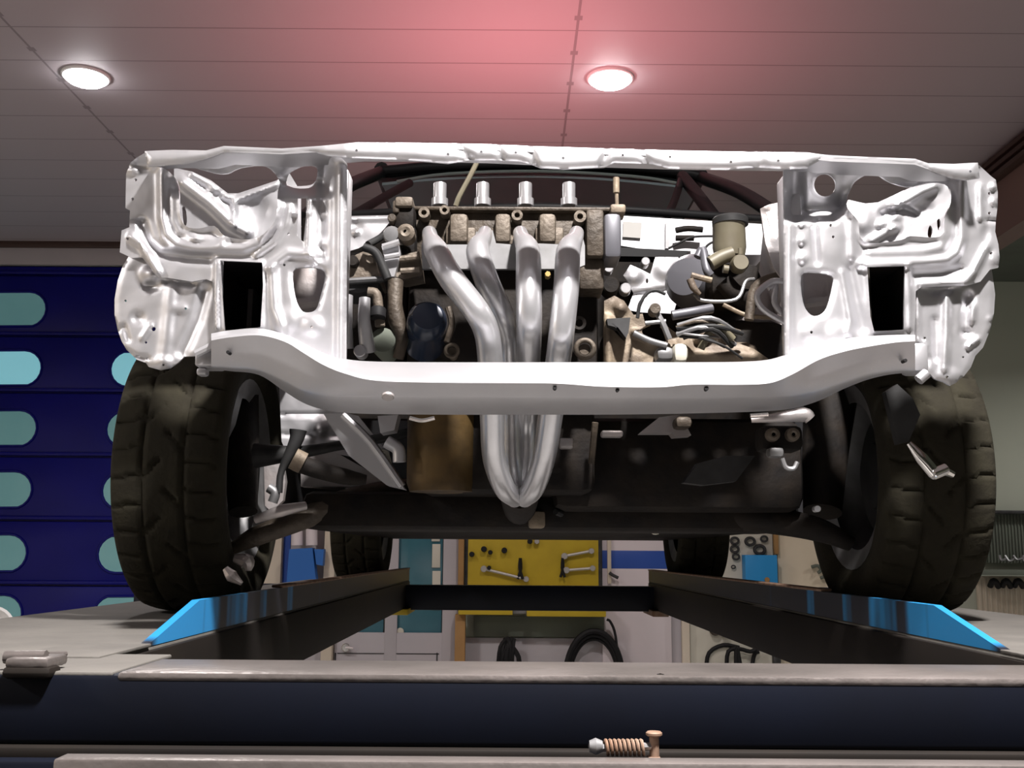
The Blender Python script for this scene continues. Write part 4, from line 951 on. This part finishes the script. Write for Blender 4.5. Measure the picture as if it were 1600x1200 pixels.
MB().tube([rc1 - Vector((0, 0, .012)), rc1.lerp(c1, .5) + Vector((.005, 0, .01)), c1], .022, 10, 5).build('windscreen_pillar', 'seal_black', car)
MB().tube([P(640, 286, 3.25), P(600, 308, 3.1), P(545, 340, 2.9)], .014, 10, 4).build('cabin_bar', 'seal_black', car)
MB().tube([P(1066, 276, 3.25), P(1090, 305, 3.1), P(1120, 345, 2.9)], .020, 10, 4).tube([P(1066, 276, 3.25), P(1055, 310, 3.1), P(1040, 345, 2.9)], .012, 10, 4).build('cabin_bar', 'seal_black', car)
MB().tube([P(620, 284, 3.30), P(700, 272, 3.30), P(845, 268, 3.30), P(990, 276, 3.3), P(1066, 288, 3.30)], .006, 8, 4).build('header_trim', 'label_grey', car)
for sgn, r0 in ((-1, rc0), (1, rc1)):
    MB().tube([r0, r0 + Vector((0, .7, .0)), r0 + Vector((sgn * .01, 1.27, -.06)), Vector((XC + sgn * .64, 5.0, zc - .05))], .025, 10, 4).build('roof_rail', 'body_paint', car)
    MB().tube([r0 + Vector((0, .6, 0)), Vector((XC + sgn * .68, 3.95, zc - .03))], .022, 8, 0).build('door_pillar', 'body_paint', car)
MB().tube([Vector((XC - .64, 2.80, zc)), Vector((XC, 2.74, zc + .012)), Vector((XC + .64, 2.80, zc))], .012, 10, 5).build('cowl', 'seal_black', car)
gl = MB(); g = []
for k in range(13):
    u = k / 12; top = Vector((rc0.x + (rc1.x - rc0.x) * u, 3.345, rc0.z + (rc1.z - rc0.z) * u + (rcm.z - (rc0.z + rc1.z) / 2) * (1 - (2 * u - 1) ** 2) - .02))
    bot = Vector((c0.x + (c1.x - c0.x) * u, 2.80 - .05 * (1 - (2 * u - 1) ** 2), zc))
    g.append([top, bot, bot + Vector((0, .004, .003)), top + Vector((0, .004, .003))])
gl.loft(g).build('windscreen', 'windscreen_glass', car)
MB().box((XC - .6, 2.95, zc - .25), (XC + .6, 3.2, zc - .06), .05).build('dashboard', 'seal_black', car)
for sgn in (-1, 1):
    MB().box((XC + sgn * .3 - .22, 3.6, zc - .45), (XC + sgn * .3 + .22, 3.75, zc + .02), .06).build('seat_back', 'seal_black', car)

# front suspension ---------------------------------------------------------------------
YS = 2.05
MB().tube([P(362, 858, 2.1), P(400, 838, 2.1), P(470, 812, 2.12), P(520, 790, 2.15), P(600, 772, 2.2), P(660, 768, 2.25)], [.012, .020, .022, .026, .028, .03], 12, 5).build('control_arm', 'cast_brown', car)
MB().tube([P(398, 812, 2.06), P(440, 798, 2.06), P(478, 790, 2.08)], [.008, .012, .008], 10, 4).build('arm_strap', 'silver_dull', car)
MB().pprism([(505, 646), (536, 646), (578, 690), (632, 764), (604, 758), (545, 712)], 2.0, .05).tube([P(536, 648, 1.99), P(580, 692, 1.99), P(628, 760, 1.99)], .008, 8, 3).build('radius_bracket', 'silver', car)
MB().pprism([(470, 716), (520, 704), (612, 756), (600, 770), (540, 760), (470, 760)], 2.2, .04).build('under_tray', 'silver_dull', car)
MB().tube([P(398, 712, 2.12), P(460, 708, 2.12), P(520, 698, 2.12), P(600, 684, 2.12), P(640, 676, 2.12)], [.026, .014, .010, .010, .010], 10, 3).build('drive_shaft', 'rubber', car)
mb = MB().tube([P(462, 722, 2.0), P(500, 735, 2.02), P(540, 745, 2.04), P(572, 750, 2.05)], [.018, .017, .016, .010], 12, 4)
tie = mb.build('tie_rod', 'oily_black', car)
MB().tube([P(458, 716, 1.995), P(474, 724, 2.0)], .021, 12, 0).build('rod_boot', 'gearbox_tan', tie)
MB().tube([P(466, 672, 2.1), P(462, 690, 2.1), P(440, 735, 2.1), P(436, 770, 2.1)], [.018, .014, .007, .007], 10, 4).build('brake_hose', 'dark_metal', car)
MB().pprism([(590, 650), (622, 648), (616, 672), (594, 676)], 1.9, .05).tube([P(604, 690, 1.92), P(622, 702, 1.92), P(624, 722, 1.92)], .012, 10, 4).build('heat_shield', 'silver', car)
MB().tube([P(420, 762, 2.1), P(430, 770, 2.1), P(426, 785, 2.1)], .010, 10, 3).build('ball_joint', 'grey_metal', car)
MB().pprism([(330, 616), (356, 604), (372, 612), (360, 660), (345, 690), (335, 660)], 2.1, .04).build('brake_backplate', 'dark_metal', car)
for pl in ([(338, 620), (345, 612), (342, 634), (336, 645)],):
    MB().pprism(pl, 2.09, .01).build('wing_stay', 'silver', car)
MB().tube([P(352, 888, 2.0), P(362, 900, 2.0), P(378, 912, 2.0)], [.006, .012, .004], 8, 4).build('caliper_pin', 'silver_dull', car)
MB().tube([P(366, 872, 2.05), P(386, 878, 2.05), P(388, 892, 2.05)], [.008, .016, .006], 8, 4).build('brake_caliper', 'silver_dull', car)
s = stamped([(436, 600), (478, 608), (520, 640), (560, 650), (600, 700), (560, 716), (500, 704), (470, 716), (452, 716), (440, 690)], [], lambda x, y: 2.28, wave=.01, ribs=[([(440, 648), (540, 648)], 3, -.01), ([(440, 678), (550, 682)], 3, -.01)], bosses=[(498, 672, 12, 12, .03)])
s.build('inner_wheel_arch', 'silver', car, 60)
MB().pprism([(412, 716), (440, 712), (446, 752), (442, 782), (424, 800), (414, 790)], 2.26, .02).build('arch_stay', 'silver_dull', car)
# dark inner wheel wells behind the left wheel strut
MB().tube([P(372, 600, 2.3), P(376, 700, 2.25), P(380, 800, 2.2)], [.045, .04, .03], 14, 4).build('strut_leg', 'oily_black', car)
MB().tube([P(1300, 600, 2.3), P(1290, 700, 2.25), P(1285, 800, 2.2)], [.06, .05, .04], 14, 4).build('strut_leg', 'oily_black', car)
MB().tube([P(1330, 850, 2.1), P(1280, 828, 2.1), P(1200, 812, 2.12), P(1060, 796, 2.2), P(1000, 790, 2.25)], [.015, .024, .028, .03, .03], 12, 5).build('control_arm', 'oily_black', car)
# right side bracket with hanging bright stay
rbk = MB().pprism([(1384, 612), (1402, 600), (1426, 622), (1438, 648), (1420, 690), (1404, 694)], 1.80, .02).build('duct_bracket', 'dark_metal', car)
MB().tube([P(1420, 692, 1.79), P(1440, 716, 1.79), P(1460, 740, 1.79)], [.005, .011, .011], 10, 3).disc(P(1456, 742, 1.785), .010, .03, (1, .2, .4)).build('bright_stay', 'chrome', rbk)
MB().tube([P(1464, 738, 1.79), P(1476, 736, 1.79), P(1490, 742, 1.79)], [.004, .008, .006], 8, 3).build('stay_tip', 'chrome', rbk)
# below crossmember, right of header
MB().pprism([(1000, 676), (1030, 652), (1062, 648), (1076, 672), (1080, 680), (1054, 682), (1050, 676)], 1.95, .04).build('sump_guard', 'silver_dull', car)
MB().pbox(1056, 650, 1082, 668, 1.9, .05, .008).build('link_bush', 'cast_brown', car)
MB().tube([P(1174, 656, 1.75), P(1220, 652, 1.74), P(1256, 648, 1.74), P(1266, 655, 1.74)], [.005, .009, .013, .010], 12, 4).build('tow_eye', 'silver_dull', car)
tw = MB().pbox(1190, 664, 1256, 704, 1.78, .06, .01).build('hook_block', 'oily_black', car)
for x in (1208, 1239):
    MB().lathe([(.003, -.004), (.006, -.006), (.011, -.004), (.012, .01)], P(x, 679, 1.77), (0, 1, 0), 18).build('bolt_head', 'cast_tan', tw)
MB().pbox(1202, 698, 1226, 714, 1.76, .03, .006).tube([P(1222, 716, 1.76), P(1228, 730, 1.76), P(1240, 732, 1.76), P(1246, 722, 1.76)], .004, 8, 4).build('tow_hook', 'grey_metal', tw)
MB().pprism([(1068, 754), (1090, 724), (1135, 712), (1180, 712), (1150, 752), (1100, 758)], 1.9, .03).build('skid_plate', 'dark_metal', car)
MB().pbox(874, 684, 896, 700, 1.88, .03, .004).build('mount_tab', 'silver_dull', car)
MB().pbox(940, 672, 974, 682, 1.88, .03, .004).build('mount_tab', 'silver_dull', car)
MB().tube([P(930, 660, 1.9), P(924, 724, 1.92)], .006, 8, 0).build('stay_rod', 'cast_brown', car)
MB().disc(P(1278, 795, 1.95), .006, .02, (0, 1, 0), 12).build('arm_bolt', 'silver', car)
MB().tube([P(780, 812, 2.2), P(812, 798, 2.1)], .006, 8, 0).tube([P(868, 800, 2.1), P(905, 816, 2.2)], .006, 8, 0).build('brace_rod', 'dark_metal', car)
MB().pbox(826, 798, 852, 825, 2.06, .06, .006).build('jacking_lug', 'gearbox_tan', car)
MB().disc(P(1025, 828, 2.6), .012, .02, (0, 1, 0), 14).build('floor_plug', 'peg_white', car)
